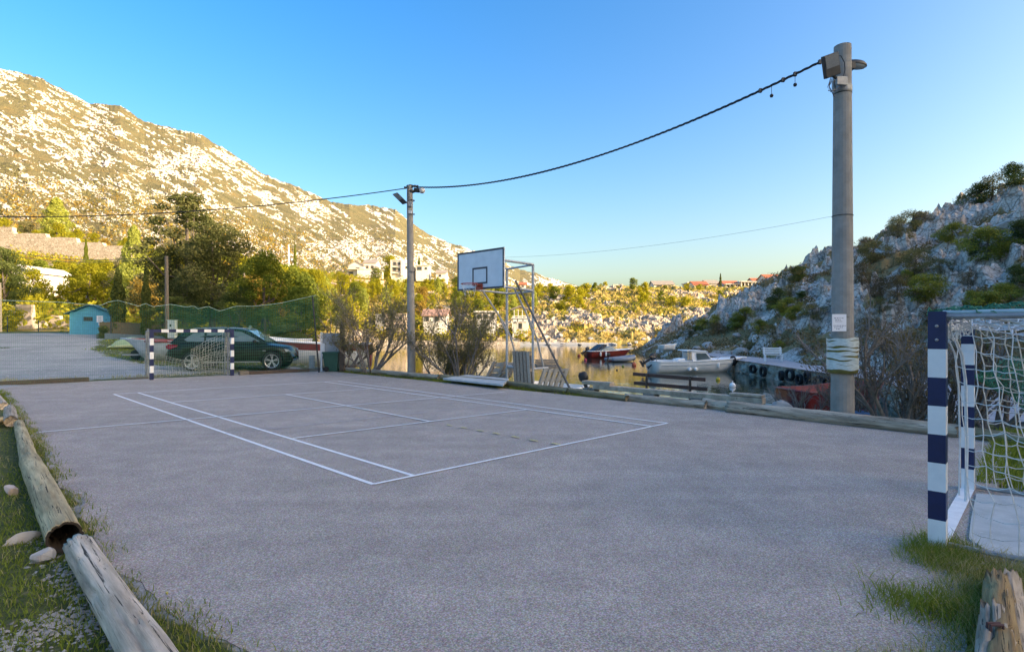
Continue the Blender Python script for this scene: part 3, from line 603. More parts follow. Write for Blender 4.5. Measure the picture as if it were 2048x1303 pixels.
# tamarisk shrubs: recursive branching
def tamarisk(name, loc, H, spread, label, seed, n0=9, leaf='tam', leafn=5, twig=3, mt=M_barkg, r0=.05, group=None, fork=3, bare=0.):
    rg = random.Random(seed); t = thing(name, label, 'shrub', loc, 0, group); B = MB(); T = MB(); L = []
    def grow(p, d, ln, r, lev):
        n = 5; pts = [p]; q = p.copy(); dd = d.copy()
        for i in range(n):
            dd = (dd+Vector((rg.uniform(-1, 1), rg.uniform(-1, 1), rg.uniform(-.5, .9)))*.20).normalized(); q = q+dd*ln/n; pts.append(q.copy())
            if lev >= 2 and rg.random() > bare: L.append((q.x, q.y, q.z))
        (B if lev < 2 else T).tube(pts, [r*(1-.6*i/n) for i in range(n+1)], 6 if lev == 0 else (4 if lev == 1 else 3), False)
        if lev >= twig: return
        for k in range(fork+(lev > 0)*2):
            i = rg.randint(1 if lev else 2, n); nd = (dd+Vector((rg.uniform(-1, 1), rg.uniform(-1, 1), rg.uniform(-.3, .8)))*.75).normalized()
            grow(pts[i], nd, ln*rg.uniform(.4, .68), r*.5*rg.uniform(.8, 1.1), lev+1)
    for i in range(n0):
        an = i*2.4+rg.uniform(-.4, .4); s = spread*rg.uniform(.35, 1.15); d = Vector((math.cos(an)*s, math.sin(an)*s, 1)).normalized()
        grow(Vector((math.cos(an)*.12, math.sin(an)*.12, -.05)), d, H*rg.uniform(.42, .62), r0*rg.uniform(.6, 1.2), 0)
    B.build('branch', mt, t, local=True, smooth=True, kind='stuff'); T.build('twig', mt, t, local=True, kind='stuff')
    if leafn and L:
        P = np.repeat(np.array(L), leafn, 0); P = P+NR.normal(size=P.shape)*.075
        link('foliage', leaves_mesh('foliage', P, .075, LF[leaf], asp=.3), t, kind='stuff')
    return t
tamarisk('tamarisk', at_(742, 19.6), 3.9, .85, 'large sparse tamarisk left of the far utility pole', 3, 10, leafn=2)
tamarisk('tamarisk', at_(925, 17.9), 3.1, .95, 'wide sparse tamarisk between the far pole and the basketball hoop', 4, 12, leafn=2)
tamarisk('tamarisk', at_(690, 21.2), 2.2, .9, 'small leggy tamarisk in front of the green bin', 5, 7, leafn=1)
tamarisk('tamarisk', at_(890, 19.4), 2.9, .8, 'tamarisk with feathery top behind the wide one', 14, 7, leafn=3)
tamarisk('bare_shrub', at_(1790, 10.4), 3.0, .8, 'big nearly leafless shrub behind the log right of the near pole', 6, 11, leaf='dry', leafn=1, r0=.055, bare=.45)
tamarisk('bare_shrub', at_(1862, 10.2), 3.0, .8, 'nearly leafless shrub behind the front goal post', 8, 10, leaf='dry', leafn=1, r0=.05, bare=.4)
tamarisk('bare_shrub', at_(1990, 9.8), 2.1, .9, 'brown leafless shrub behind the goal net', 9, 8, leaf='dry', leafn=1, bare=.4)
tamarisk('bare_shrub', at_(1610, 11.3, lambda x, y: -.35), 1.15, 1.5, 'low tangle of grey twigs in front of the red boat', 10, 13, leafn=0, r0=.022)
tamarisk('bare_shrub', at_(1705, 10.9, lambda x, y: -.2), 1.2, 1.4, 'low tangle of grey twigs right of the near pole foot', 12, 11, leafn=0, r0=.022)
# ---- grass
def blades(name, P, hgt, wid, mtl, lean=.6):
    n = len(P); an = NR.uniform(0, 6.283, n); h = hgt*NR.uniform(.5, 1.3, n); ld = NR.uniform(0, 6.283, n); le = h*lean*NR.uniform(.2, 1.3, n)
    u = np.stack([np.cos(an), np.sin(an), np.zeros(n)], 1)*wid/2; l = np.stack([np.cos(ld)*le, np.sin(ld)*le, np.zeros(n)], 1); up = np.zeros((n, 3)); up[:, 2] = h
    V = np.stack([P-u, P+u, P+u*.7+l*.35+up*.6, P-u*.7+l*.35+up*.6, P+l+up], 1).reshape(-1, 3)
    k = np.arange(n)[:, None]*5; F = np.concatenate([k+np.array([[0, 1, 2]]), k+np.array([[0, 2, 3]]), k+np.array([[3, 2, 4]])])
    t = np.repeat(NR.uniform(0, 1, n), 5); me = np_mesh(name, V, F, mtl, False, {'tint': t}); return link(name, me, kind='stuff')
def ab_pts(n, a0, a1, b0, b1, dens=None):
    a = NR.uniform(a0, a1, n); b = NR.uniform(b0, b1, n); x = -.725*a+.688*b; y = .688*a+.725*b
    k = np.ones(n, bool) if dens is None else NR.uniform(0, 1, n) < dens(x, y, a, b)
    x = x[k]; y = y[k]; return np.stack([x, y, ground_z(x, y)], 1)
G1 = leafmat('grass_blade', (.10, .13, .022), (.27, .31, .06), .4); G2 = leafmat('dry_grass_blade', (.24, .20, .07), (.55, .45, .23), .35)
pat = lambda x, y: fbm(x*1.1, y*1.1, 301, 4)
blades('verge_grass', ab_pts(190000, -1., 12, -4.2, 1.25, lambda x, y, a, b: np.clip(1.6-np.hypot(x, y)*.16, .12, 1)*np.clip(.75+1.9*pat(x, y), 0, 1)*sst(.02, -.15, b-eb(a)+.10*fbm(x*3, y*3, 5, 2))), .035, .006, G1, 1.0)
blades('dry_verge_grass', ab_pts(52000, -1., 12, -3.5, 1.25, lambda x, y, a, b: np.clip(1.5-np.hypot(x, y)*.15, .1, 1)*np.clip(.25-1.6*pat(x, y)+.25, 0, 1)*(b < eb(a))), .055, .004, G2, 1.)
fr = lambda lo, hi: (lambda x, y, a, b: sst(hi, lo, np.abs(b-eb(a)+.03-.10*fbm(a*2, a*0, 8, 3)))*np.clip(.5+1.6*fbm(a*1.5, b*1.5, 9, 3), 0, 1))
blades('edge_grass', ab_pts(42000, .4, 19, .6, 1.6, fr(.02, .19)), .045, .006, G1, .9); blades('dry_edge_grass', ab_pts(12000, .4, 15, .6, 1.6, fr(.02, .17)), .055, .004, G2, .9)
g2 = lambda x, y, a, b: sst(.62, .30, a+.22*fbm(b*1.6, b*0, 12, 3)-.12*np.sin((b-4.2)*2.6))*np.clip(.8+1.5*pat(x, y), .15, 1)*sst(.1, .4, np.abs(b-4.9)+(a > .45)*9+.4)
blades('corner_grass', ab_pts(26000, -.9, .75, 2.6, 4.75, g2), .07, .006, G1, .9); blades('dry_corner_grass', ab_pts(15000, -.9, .7, 2.6, 4.9, g2), .11, .004, G2, .9)
blades('post_grass', ab_pts(5200, .30, .74, 4.35, 5.1, lambda x, y, a, b: np.exp(-((b-4.72)/.28)**2-((a-.5)/.17)**2)), .10, .005, G1, 1.)
blades('tuft_grass', ab_pts(6000, .1, .8, 3.3, 4.1, lambda x, y, a, b: np.exp(-((b-3.75)/.2)**2-((a-.42)/.22)**2)), .10, .006, G1, 1.)
blades('back_grass', ab_pts(30000, -3, .5, 7.2, 12.5, lambda x, y, a, b: .9+0*a), .13, .010, G1, .8)
blades('log_edge_grass', ab_pts(30000, 1, 19, 10.25, 12.0, lambda x, y, a, b: sst(12.2, 10.6, b)*np.clip(.35+1.6*fbm(a*1.2, b*2, 19, 3), .03, 1)), .10, .008, G1, .8)
blades('far_edge_grass', ab_pts(9000, 19.6, 21.9, 1.5, 8.2, lambda x, y, a, b: np.exp(-((a-20.7-(7-b)*.12)/.35)**2)*np.clip(.5+1.8*fbm(b*.9, a, 29, 3), 0, 1)), .10, .010, G2, .8)
xx = NR.uniform(-26, -7, 60000); yy = NR.uniform(20, 37, 60000); m_ = island(xx, yy)*np.clip(.6+1.4*fbm(xx*.8, yy*.8, 313, 3), .1, 1) > NR.uniform(.1, 1, 60000)
blades('island_grass', np.stack([xx[m_], yy[m_], ground_z(xx[m_], yy[m_])], 1), .06, .018, G1, .9)
# ---------------------------------------------------------------- common object materials
M_pole = mat('pole_concrete', (.32, .30, .275), (.24, .225, .205), 5, .85, bmp=.5, bs=120, spots=((.33, .32, .30), 35, .66))
M_galv = mat('galvanised_steel', (.36, .37, .38), (.26, .27, .28), 20, .6, .45, bmp=.05)
M_lgrey = mat('grey_paint', (.46, .48, .50), (.36, .38, .40), 14, .5, .2, bmp=.08)
M_dark = mat('dark_plastic', (.035, .037, .04), (.02, .021, .023), 10, .5, bmp=.05)
M_grey = mat('lamp_housing', (.04, .044, .05), (.03, .033, .038), 10, .5, .2, bmp=.05)
M_blk = mat('cable_black', (.018, .018, .02), (.012, .012, .013), 10, .5, bmp=0)
M_navy = mat('navy_paint', (.004, .016, .085), (.003, .012, .060), 8, .42, bmp=.1, bs=60, spots=((.06, .06, .12), 30, .72))
M_white = mat('white_paint', (.80, .80, .80), (.70, .70, .71), 7, .45, bmp=.1, bs=60, spots=((.50, .52, .52), 34, .72))
M_wood = mat('weathered_plank', (.34, .29, .235), (.17, .155, .13), 7, .85, bmp=.6, bs=22, stretch=(.7, 6, 6), bd=.006)
M_wood2 = mat('pale_plank', (.40, .37, .32), (.27, .25, .21), 7, .85, bmp=.6, bs=22, stretch=(.7, 6, 6), bd=.006)
M_glass = mat('dark_window_glass', (.10, .14, .14), (.07, .10, .105), 3, .04, bmp=0, spec=.9)
M_rub = mat('rubber', (.022, .022, .024), (.014, .014, .015), 12, .8, bmp=.2, bs=60)
M_gel = mat('white_gelcoat', (.90, .89, .86), (.84, .83, .80), 3, .45, bmp=.02, bs=20, spots=((.52, .54, .52), 14, .84))
M_paper = mat('paper', (.80, .81, .84), (.74, .75, .80), 4, .8, bmp=.05)
M_ink = mat('ink', (.10, .12, .17), (.07, .08, .12), 9, .8, bmp=0)
M_steel = mat('stainless', (.62, .62, .62), (.52, .52, .52), 9, .25, .9, bmp=0)
# ---------------------------------------------------------------- logs edging the court
def logmat(name, c1, c2, crack, st=(1.3, 1, 1)):
    m, t, b, N, L = newmat(name); v = coord(t, (.6, 3.5, 3.5))
    v2 = coord(t, (.9, 9, 9)); n0 = noise(t, 2.2, 7, .62, v2, .3); r0 = ramp(t, n0.outputs[0], [(.32, c2), (.62, c1)])
    v3 = coord(t, (.55, 24, 24)); n1 = noise(t, 2.6, 5, .65, v3, .9); r1 = ramp(t, n1.outputs[0], [(.375, (1, 1, 1)), (.41, (0, 0, 0))])
    c = mixc(t, r1.outputs[0], r0.outputs[0], crack); n2 = noise(t, 2.2, 5, .6, v); r2 = ramp(t, n2.outputs[0], [(.35, (.62, .60, .57)), (.6, (1.08, 1.08, 1.08))]); c = mixc(t, 1, c, r2.outputs[0], 'MULTIPLY')
    L.new(c, b.inputs['Base Color']); b.inputs['Roughness'].default_value = .88; b.inputs['Specular IOR Level'].default_value = .2
    bump(t, b, n1.outputs[0], .9, .012); return m
LG = {'bleached': logmat('bleached_wood', (.74, .60, .465), (.46, .37, .28), (.075, .06, .05)), 'yellow': logmat('yellowed_wood', (.58, .46, .27), (.38, .30, .175), (.07, .055, .035)),
      'grey': logmat('grey_wood', (.52, .43, .335), (.31, .255, .195), (.05, .042, .033)), 'mossy': logmat('mossy_wood', (.32, .265, .165), (.19, .155, .09), (.04, .035, .02)), 'old': logmat('rotten_wood', (.42, .29, .14), (.20, .13, .07), (.03, .02, .012))}
def log(name, p, q, r0, r1, mt, label, seed=0, hollow=0, rough=.06, group='weathered logs edging the court', nang=40, knots=6, jag=0, nl=None, parts=None):
    p = Vector(p); q = Vector(q); d = q-p; L_ = d.length; rz = math.atan2(d.y, d.x); pitch = -math.asin(d.z/L_)
    n = nl or max(14, int(L_/.05)); n = min(n, 90); u = np.linspace(0, 1, n)[:, None]; an = np.linspace(0, 2*np.pi, nang, endpoint=False)[None, :]
    r = (r0+(r1-r0)*u)*(1+.10*fbm(u*L_*.9+seed*9, u*0, seed, 3))
    cx = np.cos(an); sx = np.sin(an)
    gr = fbm(an*nang/11.+seed, u*L_*.55+.25*np.sin(an*2), seed+3, 4, .6)
    ck = fbm(cx*3.3+u*.25, sx*3.3+u*L_*.5, seed+5, 3); rad = r*(1+rough*gr*1.5-rough*1.9*sst(.07, 0, np.abs(ck))+.03*fbm(cx*2+u*L_*2, sx*2, seed+6, 3))
    for k in range(knots):
        ku = h2(np.array([k]), np.array([seed]), 3)[0]; ka = h2(np.array([k]), np.array([seed]), 4)[0]*6.28
        da = np.angle(np.exp(1j*(an-ka))); rad = rad*(1-.28*np.exp(-(((u-ku)*L_/.03)**2+(da*r/.022)**2)))
    X = u*L_+0*an+ (jag*fbm(an*2.5, an*0, seed+8, 3)*2*np.where(u > .93, (u-.93)/.07, 0)) - (jag*.8*fbm(an*2.2+4, an*0, seed+9, 3)*2*np.where(u < .07, (.07-u)/.07, 0))
    V = np.stack([X, rad*cx, rad*sx], 2).reshape(-1, 3)
    F = []
    for i in range(n-1):
        for j in range(nang): F.append((i*nang+j, i*nang+(j+1) % nang, (i+1)*nang+(j+1) % nang, (i+1)*nang+j))
    V = V.tolist(); mi = [0]*len(F)
    for e, s in ((0, 1), (n-1, -1)):
        ring = [e*nang+j for j in range(nang)]; k = len(V)
        if hollow and e == (n-1 if hollow > 0 else 0):
            for f_, dep in ((.84, 0.), (.78, .30), (0.05, .34)):
                V += [[V[i][0]+s*dep, V[i][1]*f_, V[i][2]*f_] for i in ring]
            rr = [ring]+[[k+m*nang+j for j in range(nang)] for m in range(3)]
            for m in range(3):
                for j in range(nang):
                    f = (rr[m][j], rr[m][(j+1) % nang], rr[m+1][(j+1) % nang], rr[m+1][j]); F.append(f if s < 0 else f[::-1]); mi.append(1)
        else:
            V += [[V[i][0]+s*.012, V[i][1]*.6, V[i][2]*.6] for i in ring]+[[V[ring[0]][0]+s*.004, 0, 0]]
            for j in range(nang):
                F.append((ring[j], ring[(j+1) % nang], k+(j+1) % nang, k+j)); F.append((k+j, k+(j+1) % nang, k+nang)); mi += [0, 0]
    me = bpy.data.meshes.new(name); me.from_pydata(V, [], F); me.materials.append(LG[mt]); me.materials.append(LG['rot'] if 'rot' in LG else LG['mossy'])
    me.polygons.foreach_set('material_index', mi); me.polygons.foreach_set('use_smooth', [i == 0 for i in mi]); me.update()
    o = link(name, me, None, tuple(p), 0, label, 'log', group); o.rotation_euler = (0, pitch, rz); return o
LG['rot'] = mat('rotten_hollow', (.035, .025, .016), (.02, .014, .01), 20, .95, bmp=.6, bs=40)
LGP = 'logs along the grass verge'
log('log', gp(366, 1420, .10), gp(156, 1092, .12), .090, .080, 'bleached', 'bleached grey log with knots nearest the camera, its far end stuck in a hollow log', 1, group=LGP, rough=.10, knots=12)
log('log', gp(130, 1074, .125), gp(60, 922, .105), .102, .092, 'yellow', 'thick yellowed hollow log in the middle of the left row', 2, hollow=-1, group=LGP, rough=.05, nang=52)
log('log', gp(60, 926, .095), gp(38, 846, .08), .082, .06, 'yellow', 'thin splintered log beyond the thick hollow one', 3, group=LGP, rough=.12, jag=.14)
log('log', gp(22, 842, .10), gp(19, 818, .12), .085, .085, 'grey', 'short stub of log lying across the left row', 4, group=LGP, jag=.05)
log('log', gp(-40, 850, .08), gp(14, 838, .08), .07, .06, 'yellow', 'pale branch lying at the left picture edge beside the stub', 5, group=LGP)
log('log', gp(7, 812, .06), gp(-16, 782, .06), .075, .07, 'bleached', 'farthest pale log of the left row at the picture edge', 6, group=LGP)
edge_logs = [((2060, 896), (1905, 872), .085, .09, 'mossy', 'dark log behind the near goal net at the right end of the row'), ((1915, 876), (1452, 824), .10, .115, 'grey', 'long thick split log at the foot of the near utility pole'),
             ((1522, 832), (1404, 815), .085, .10, 'bleached', 'log with a pale rounded end left of the near pole'), ((1408, 818), (1246, 801), .085, .08, 'grey', 'thin log in front of the wooden rail'),
             ((1250, 803), (1128, 786), .07, .075, 'mossy', 'mossy half buried log in front of the leaning pipe'), ((1132, 787), (1002, 771), .075, .08, 'mossy', 'mossy brown log in front of the leaning pallet'),
             ((1004, 772), (872, 758), .09, .085, 'mossy', 'dark mossy log in front of the concrete plate'), ((874, 759), (772, 750), .085, .085, 'grey', 'grey log at the foot of the far utility pole'),
             ((776, 749), (668, 741), .075, .08, 'grey', 'grey log below the big tamarisk'), ]
for i, (p, q, r0, r1, m, lab) in enumerate(edge_logs):
    off = B_*(.10); a0 = gp(p[0], p[1], 0)+off; a1 = gp(q[0], q[1], 0)+off; a0.z = r0*.8; a1.z = r1*.8
    log('log', a0, a1, r0, r1, m, lab, 20+i, group='logs along the water side of the court', nang=26, rough=.10, knots=5, jag=.05, nl=40)
# rotten log by the right hand grass, with its rusty clamp
g = thing('rotten_log', 'split rotting log with a rusty staple in the bottom right grass', 'log', gp(2010, 1330, 0))
def half(p, q, r0, r1, mt, sd):
    o = log('wood_half', p, q, r0, r1, mt, None, sd, rough=.16, nang=36, knots=4, jag=.16, group=None); o.parent = g; o.matrix_parent_inverse = Matrix.Identity(4); o.location = Vector(p)-g.location
    for k_ in ('label', 'category', 'group'):
        if k_ in o: del o[k_]
    return o
half(gp(1998, 1420, .07), gp(1992, 1232, .09), .088, .07, 'grey', 41); half(gp(2034, 1430, .05), gp(2010, 1160, .06), .085, .07, 'grey', 42); half(gp(2012, 1400, .09), gp(1996, 1165, .085), .075, .062, 'old', 43)
c = gp(1985, 1246, .17)
for k in (0, 1):
    m_ = MB(); m_.tube([c+Vector((-.028, .018*k-.02, -.03)), c+Vector((-.025, .018*k-.02, .004)), c+Vector((.028, .018*k-.022, .004)), c+Vector((.03, .018*k-.02, -.03))], .007, 6); m_.build('staple', mat('rust', (.10, .04, .035), (.06, .03, .03), 30, .8), g)
# planks on the far court edge
def plank(name, p, q, w_, h_, m, label, z=0.0, group='timber along the far court edge'):
    MB().bar(p+Vector((0, 0, z+h_/2)), q+Vector((0, 0, z+h_/2)), w_, h_).build(name, m, label=label, cat='beam', group=group, bevel=.008)
M_oldw = mat('brown_timber', (.115, .085, .065), (.06, .045, .035), 8, .9, bmp=.7, bs=25, stretch=(.6, 5, 5))
M_oldw2 = mat('grey_timber', (.20, .18, .15), (.12, .105, .09), 8, .9, bmp=.7, bs=25, stretch=(.6, 5, 5))
plank('beam', gp(-30, 773), gp(52, 768), .16, .12, M_oldw, 'dark end beam at the far left court edge'); plank('beam', gp(53, 768), gp(178, 762), .16, .12, M_oldw, 'brown weathered beam on the far left court edge')
plank('beam', gp(252, 758), gp(296, 756), .12, .05, M_oldw2, 'thin sunken board left of the far goal'); plank('beam', gp(478, 749.5), gp(497, 748.5), .18, .12, M_oldw2, 'short pale block right of the far goal')
plank('beam', gp(498, 748.5), gp(617, 742.5), .16, .11, M_oldw, 'dark beam under the front wheel of the car'); plank('beam', gp(612, 741.5), gp(655, 741), .20, .10, M_oldw2, 'grey beam at the far corner of the court')
# ---------------------------------------------------------------- rocks in the verge
def rock(name, loc, s, seed, m, parent=None, label=None, rz=0., group=None, cat='rock', n=26):
    u = np.linspace(0, np.pi, n//2+1)[:, None]; v = np.linspace(0, 2*np.pi, n, endpoint=False)[None, :]
    x = np.sin(u)*np.cos(v); y = np.sin(u)*np.sin(v); z = np.cos(u)+0*v
    rs = np.random.RandomState(seed); r = np.ones(x.shape)
    for i in range(11):
        d = rs.normal(size=3); d /= np.linalg.norm(d); dp = x*d[0]+y*d[1]+z*d[2]; c = rs.uniform(.42, .8); r = np.minimum(r, np.where(dp > 0.01, c/np.maximum(dp, .01), 9))
    r = r*(1+.05*fbm(x*3+seed, y*3+z*2, seed, 4)); V = np.stack([x*r*s[0], y*r*s[1], z*r*s[2]], 2).reshape(-1, 3); nn = n
    F = np.array([(i*nn+j, (i+1)*nn+j, (i+1)*nn+(j+1) % nn, i*nn+(j+1) % nn) for i in range(n//2) for j in range(nn)])
    me = np_mesh(name, V, F, m, False); return link(name, me, parent, loc, rz, label, cat if label else None, group)
M_rk = mat('limestone', (.46, .43, .40), (.30, .28, .26), 6, .85, bmp=.7, bs=30, spots=((.42, .30, .26), 8, .60)); M_rkp = mat('pinkish_limestone', (.55, .46, .41), (.40, .33, .30), 6, .85, bmp=.7, bs=30)
VR = 'rocks beside the left logs'
rock('rock', gp(24, 978, .05), (.075, .055, .065), 1, M_rkp, label='pinkish rock beside the thick hollow log', group=VR)
rock('rock', gp(42, 1078, .03), (.12, .04, .05), 2, M_rk, label='long flat grey rock leaning in the grass', group=VR, rz=.9)
rock('rock', gp(82, 1112, .035), (.095, .07, .06), 3, M_rk, label='angular grey rock below the hollow log end', group=VR)
rock('rock', gp(104, 934, .0), (.09, .06, .025), 4, M_rk, label='flat grey stone at the asphalt edge right of the hollow log', group=VR)
rock('rock', gp(158, 988, .0), (.05, .035, .02), 5, M_rk, label='small stone at the asphalt edge right of the yellowed log', group=VR)
rock('rock', gp(1630, 840, -.05)+Vector((0, 1.2, 0)), (.34, .24, .26), 6, M_rk, label='grey boulder behind the log at the foot of the near pole')
rock('rock', ab(-.7, 8.6, .02), (.2, .16, .12), 7, M_rk, label='pale rock in the grass behind the near goal')
# pebbles: uncountable
NR = np.random.RandomState(77); V = []; F = []
def pebbles(name, P, s0, s1, m):
    n = len(P); base = np.array([[1, 0, 0], [.3, .9, 0], [-.8, .5, 0], [-.7, -.6, 0], [.4, -.9, 0], [.1, .05, .75], [0, 0, -.5]]); f = np.array([[0, 1, 5], [1, 2, 5], [2, 3, 5], [3, 4, 5], [4, 0, 5]])
    s = NR.uniform(s0, s1, n)**1.0; a = NR.uniform(0, 6.28, n); B = base[None]*(1+.25*NR.normal(size=(n, 7, 3)))*s[:, None, None]*np.stack([NR.uniform(.7, 1.3, n), NR.uniform(.6, 1., n), NR.uniform(.5, .9, n)], 1)[:, None, :]
    x = B[:, :, 0]*np.cos(a)[:, None]-B[:, :, 1]*np.sin(a)[:, None]; y = B[:, :, 0]*np.sin(a)[:, None]+B[:, :, 1]*np.cos(a)[:, None]
    V = np.stack([x, y, B[:, :, 2]], 2)+P[:, None, :]; me = np_mesh(name, V.reshape(-1, 3), (f[None]+np.arange(n)[:, None, None]*7).reshape(-1, 3), m); return link(name, me, kind='stuff')
def strip(n, p, q, w_):
    t = NR.uniform(0, 1, n)[:, None]; P = np.array(p)[None]*(1-t)+np.array(q)[None]*t+NR.normal(size=(n, 3))*w_; P[:, 2] = ground_z(P[:, 0], P[:, 1])+.004; return P
P = np.concatenate([strip(420, gp(120, 1140), gp(285, 1360), .055), strip(420, gp(20, 1290), gp(150, 1230), .10), strip(200, gp(90, 1060), gp(150, 1160), .09), strip(120, gp(180, 1240), gp(60, 1330), .12)])
pebbles('pebbles', P, .005, .019, mat('pebble_stone', (.40, .385, .36), (.22, .21, .195), 16, .9))
P = ab_pts(9000, 21.5, 46, -6, 12); pebbles('gravel', P, .012, .035, mat('gravel', (.50, .50, .49), (.34, .34, .34), 9, .9)); 
mb = MB(); 
# ---------------------------------------------------------------- overhead cable path
NPB = gp(1685, 833); NPB = Vector((NPB.x, NPB.y, -.05)); FPB = gp(823, 751); FPB.z = -.03
def utility_pole(name, base, H, r0, r1, label, lean=(0, 0)):
    t = thing(name, label, 'utility pole', base); m_ = MB(); n = 20
    prof = [(r0+(r1-r0)*i/n) for i in range(n+1)]
    m_.tube([base+Vector((lean[0]*i/n, lean[1]*i/n, H*i/n)) for i in range(n+1)], prof, 20); m_.build('shaft', M_pole, t, smooth=False)
    return t
def strap(t, c, r, z, m=M_blk, w_=.012, name='strap', tk=.006):
    m_ = MB(); pts = [(r, z-w_/2), (r+tk, z-w_/2), (r+tk, z+w_/2), (r, z+w_/2)]; m_.lathe(pts+[pts[0]], (c.x, c.y, c.z), 24); return m_.build(name, m, t)
NP = utility_pole('utility_pole', NPB, 6.42+.05, .185, .135, 'tall concrete utility pole with padded foam wrap nearest the water')
cz = NPB
# cut top cap
# LED floodlight on bracket
def P3(p, row, Y): return px(p, row, Y)
Yp = NPB.y
def floodlight(t, c, ax_u, ax_v, nrm, su, sv, th, arm_end, housing=M_grey):
    u = Vector(ax_u).normalized(); v = Vector(ax_v).normalized(); n_ = u.cross(v).normalized(); M = Matrix((u, v, n_)).transposed()
    h_ = MB().box(c, (su, sv, th), M=M).build('lamp_housing', housing, t, bevel=.012)
    MB().box(c+n_*nrm*(th/2+.003)+v*sv*.18, (su*.84, sv*.56, .008), M=M).build('lamp_lens', mat('lamp_lens', (.20, .215, .225), (.15, .16, .17), 60, .25, bmp=.3, bs=200), h_)
    MB().tube([c-v*sv*.42-n_*nrm*.01, arm_end], .024, 8).build('arm', M_grey, t)
floodlight(NP, P3(1662, 131, Yp-.30), (.80, .12, .32), (-.30, -.30, .86), 1, .30, .36, .07, P3(1681, 163, Yp-.16))
MB().box(P3(1683, 162, Yp-.20), (.20, .05, .15), rz=.1).build('bracket', M_galv, NP, bevel=.01)
MB().box(P3(1668, 172, Yp-.12), (.05, .05, .17)).build('bracket_plate', M_galv, NP)
strap(NP, NPB, .142, 5.72, M_galv, .10, 'clamp_band'); strap(NP, NPB, .140, 5.64, M_blk, .02); strap(NP, NPB, .139, 6.06, M_galv, .008, tk=.004); strap(NP, NPB, .138, 6.16, M_galv, .008, tk=.004)
m_ = MB(); m_.tube([P3(1674, 112, Yp-.15), P3(1682, 112, Yp-.18), P3(1689, 125, Yp-.19), P3(1690, 140, Yp-.19), P3(1687, 152, Yp-.2)], .008, 5); m_.build('lamp_cable', M_blk, NP)
m_ = MB()
for k in range(5):
    q = P3(1662+k*1.5, 152+k, Yp-.2); m_.tube([q, q+Vector((-.04-.01*k, 0, -.14)), q+Vector((-.06+.02*k, .01, -.20-.03*k))], .004, 4)
m_.tube([P3(1656, 181, Yp-.2), P3(1663, 183, Yp-.2), P3(1672, 180, Yp-.2), P3(1680, 174, Yp-.18)], .006, 5); m_.build('loose_wire', M_blk, NP)
# street lamp head on the other side
sc_ = P3(1711, 130, Yp+.15); m_ = MB(); prof = [(0.0, .075), (.05, .072), (.10, .055), (.125, .02), (.13, -.005), (.125, -.02)]
Ml = Matrix.Rotation(.12, 3, 'Y') @ Matrix.Diagonal((1.45, .8, 1)).to_3x3()
m_.lathe([(r*1.05, z) for r, z in prof], sc_, 24, Ml); hs_ = m_.build('street_lamp_head', M_grey, NP, smooth=True)
m_ = MB(); m_.lathe([(.125, -.02), (.11, -.045), (.07, -.06), (0, -.065)], sc_, 24, Ml); m_.build('street_lamp_glass', mat('frosted_glass', (.55, .57, .58), (.5, .5, .5), 5, .2), hs_, smooth=True)
MB().box(P3(1701, 132, Yp+.05), (.12, .10, .12), rz=0).build('lamp_neck', M_dark, NP)
m_ = MB(); m_.bar(P3(1699, 98, Yp), P3(1703, 97, Yp), .02); m_.build('hook', M_blk, NP)
# cable: sags from near pole to far pole and on to the left
def sag(p, q, s, n=40): return [p.lerp(q, i/n)+Vector((0, 0, -4*s*(i/n)*(1-i/n))) for i in range(n+1)]
CA = P3(1640, 124, Yp-.05); CB = px(832, 374, FPB.y-.05)
cb = sag(CA, CB, .62, 60); m_ = MB(); m_.tube(cb, .016, 6)
hx = MB()
for s_ in (0, 2.1, 4.2):
    pts = []
    for i in range(420):
        f = i/419; k = f*60; j = min(59, int(k)); c0 = cb[j].lerp(cb[j+1], k-j); pts.append(c0+Vector((0, math.cos(f*190+s_), math.sin(f*190+s_)))*.016)
    hx.tube(pts, .010, 4)
cab = thing('overhead_cable', 'thick twisted black cable strung between the two concrete poles', 'cable', CB)
m_.build('carrier_wire', M_blk, cab); hx.build('twisted_strand', M_blk, cab)
for f in (.015, .035, .06, .085):
    k = f*60; c0 = cb[int(k)]; MB().box(c0, (.05, .05, .07)).build('cable_clamp', M_dark, cab)
for f in (.04, .07):
    c0 = cb[int(f*60)+0]; q = MB(); q.tube([c0, c0+Vector((0, 0, -.16))], .005, 5); q.ball(c0+Vector((0, 0, -.19)), .035, 8); q.build('hanging_insulator', M_dark, cab)
CC = px(815, 376, FPB.y-.05); CD = px(-260, 425, 18.); c2 = sag(CC, CD, .45, 50); m_ = MB(); m_.tube(c2, .016, 6); m_.build('overhead_cable', M_blk, label='black cable running from the far pole across the mountain to the left', cat='cable')
# thin wire from near pole to hoop
wa = Vector((NPB.x-.16, NPB.y, 1.5+228/1120*NPB.y)); wb = px(1004, 514.5, 14.9); ww = sag(wa, wb, .15, 40); m_ = MB(); m_.tube(ww, .0024, 5)
m_.build('tension_wire', mat('wire', (.25, .26, .27), (.2, .2, .2), 5, .5, .5, bmp=0), label='thin steel wire from the near pole to the backboard', cat='wire'); strap(NP, NPB, .160, wa.z+.05, M_blk, .01, 'wire_loop')
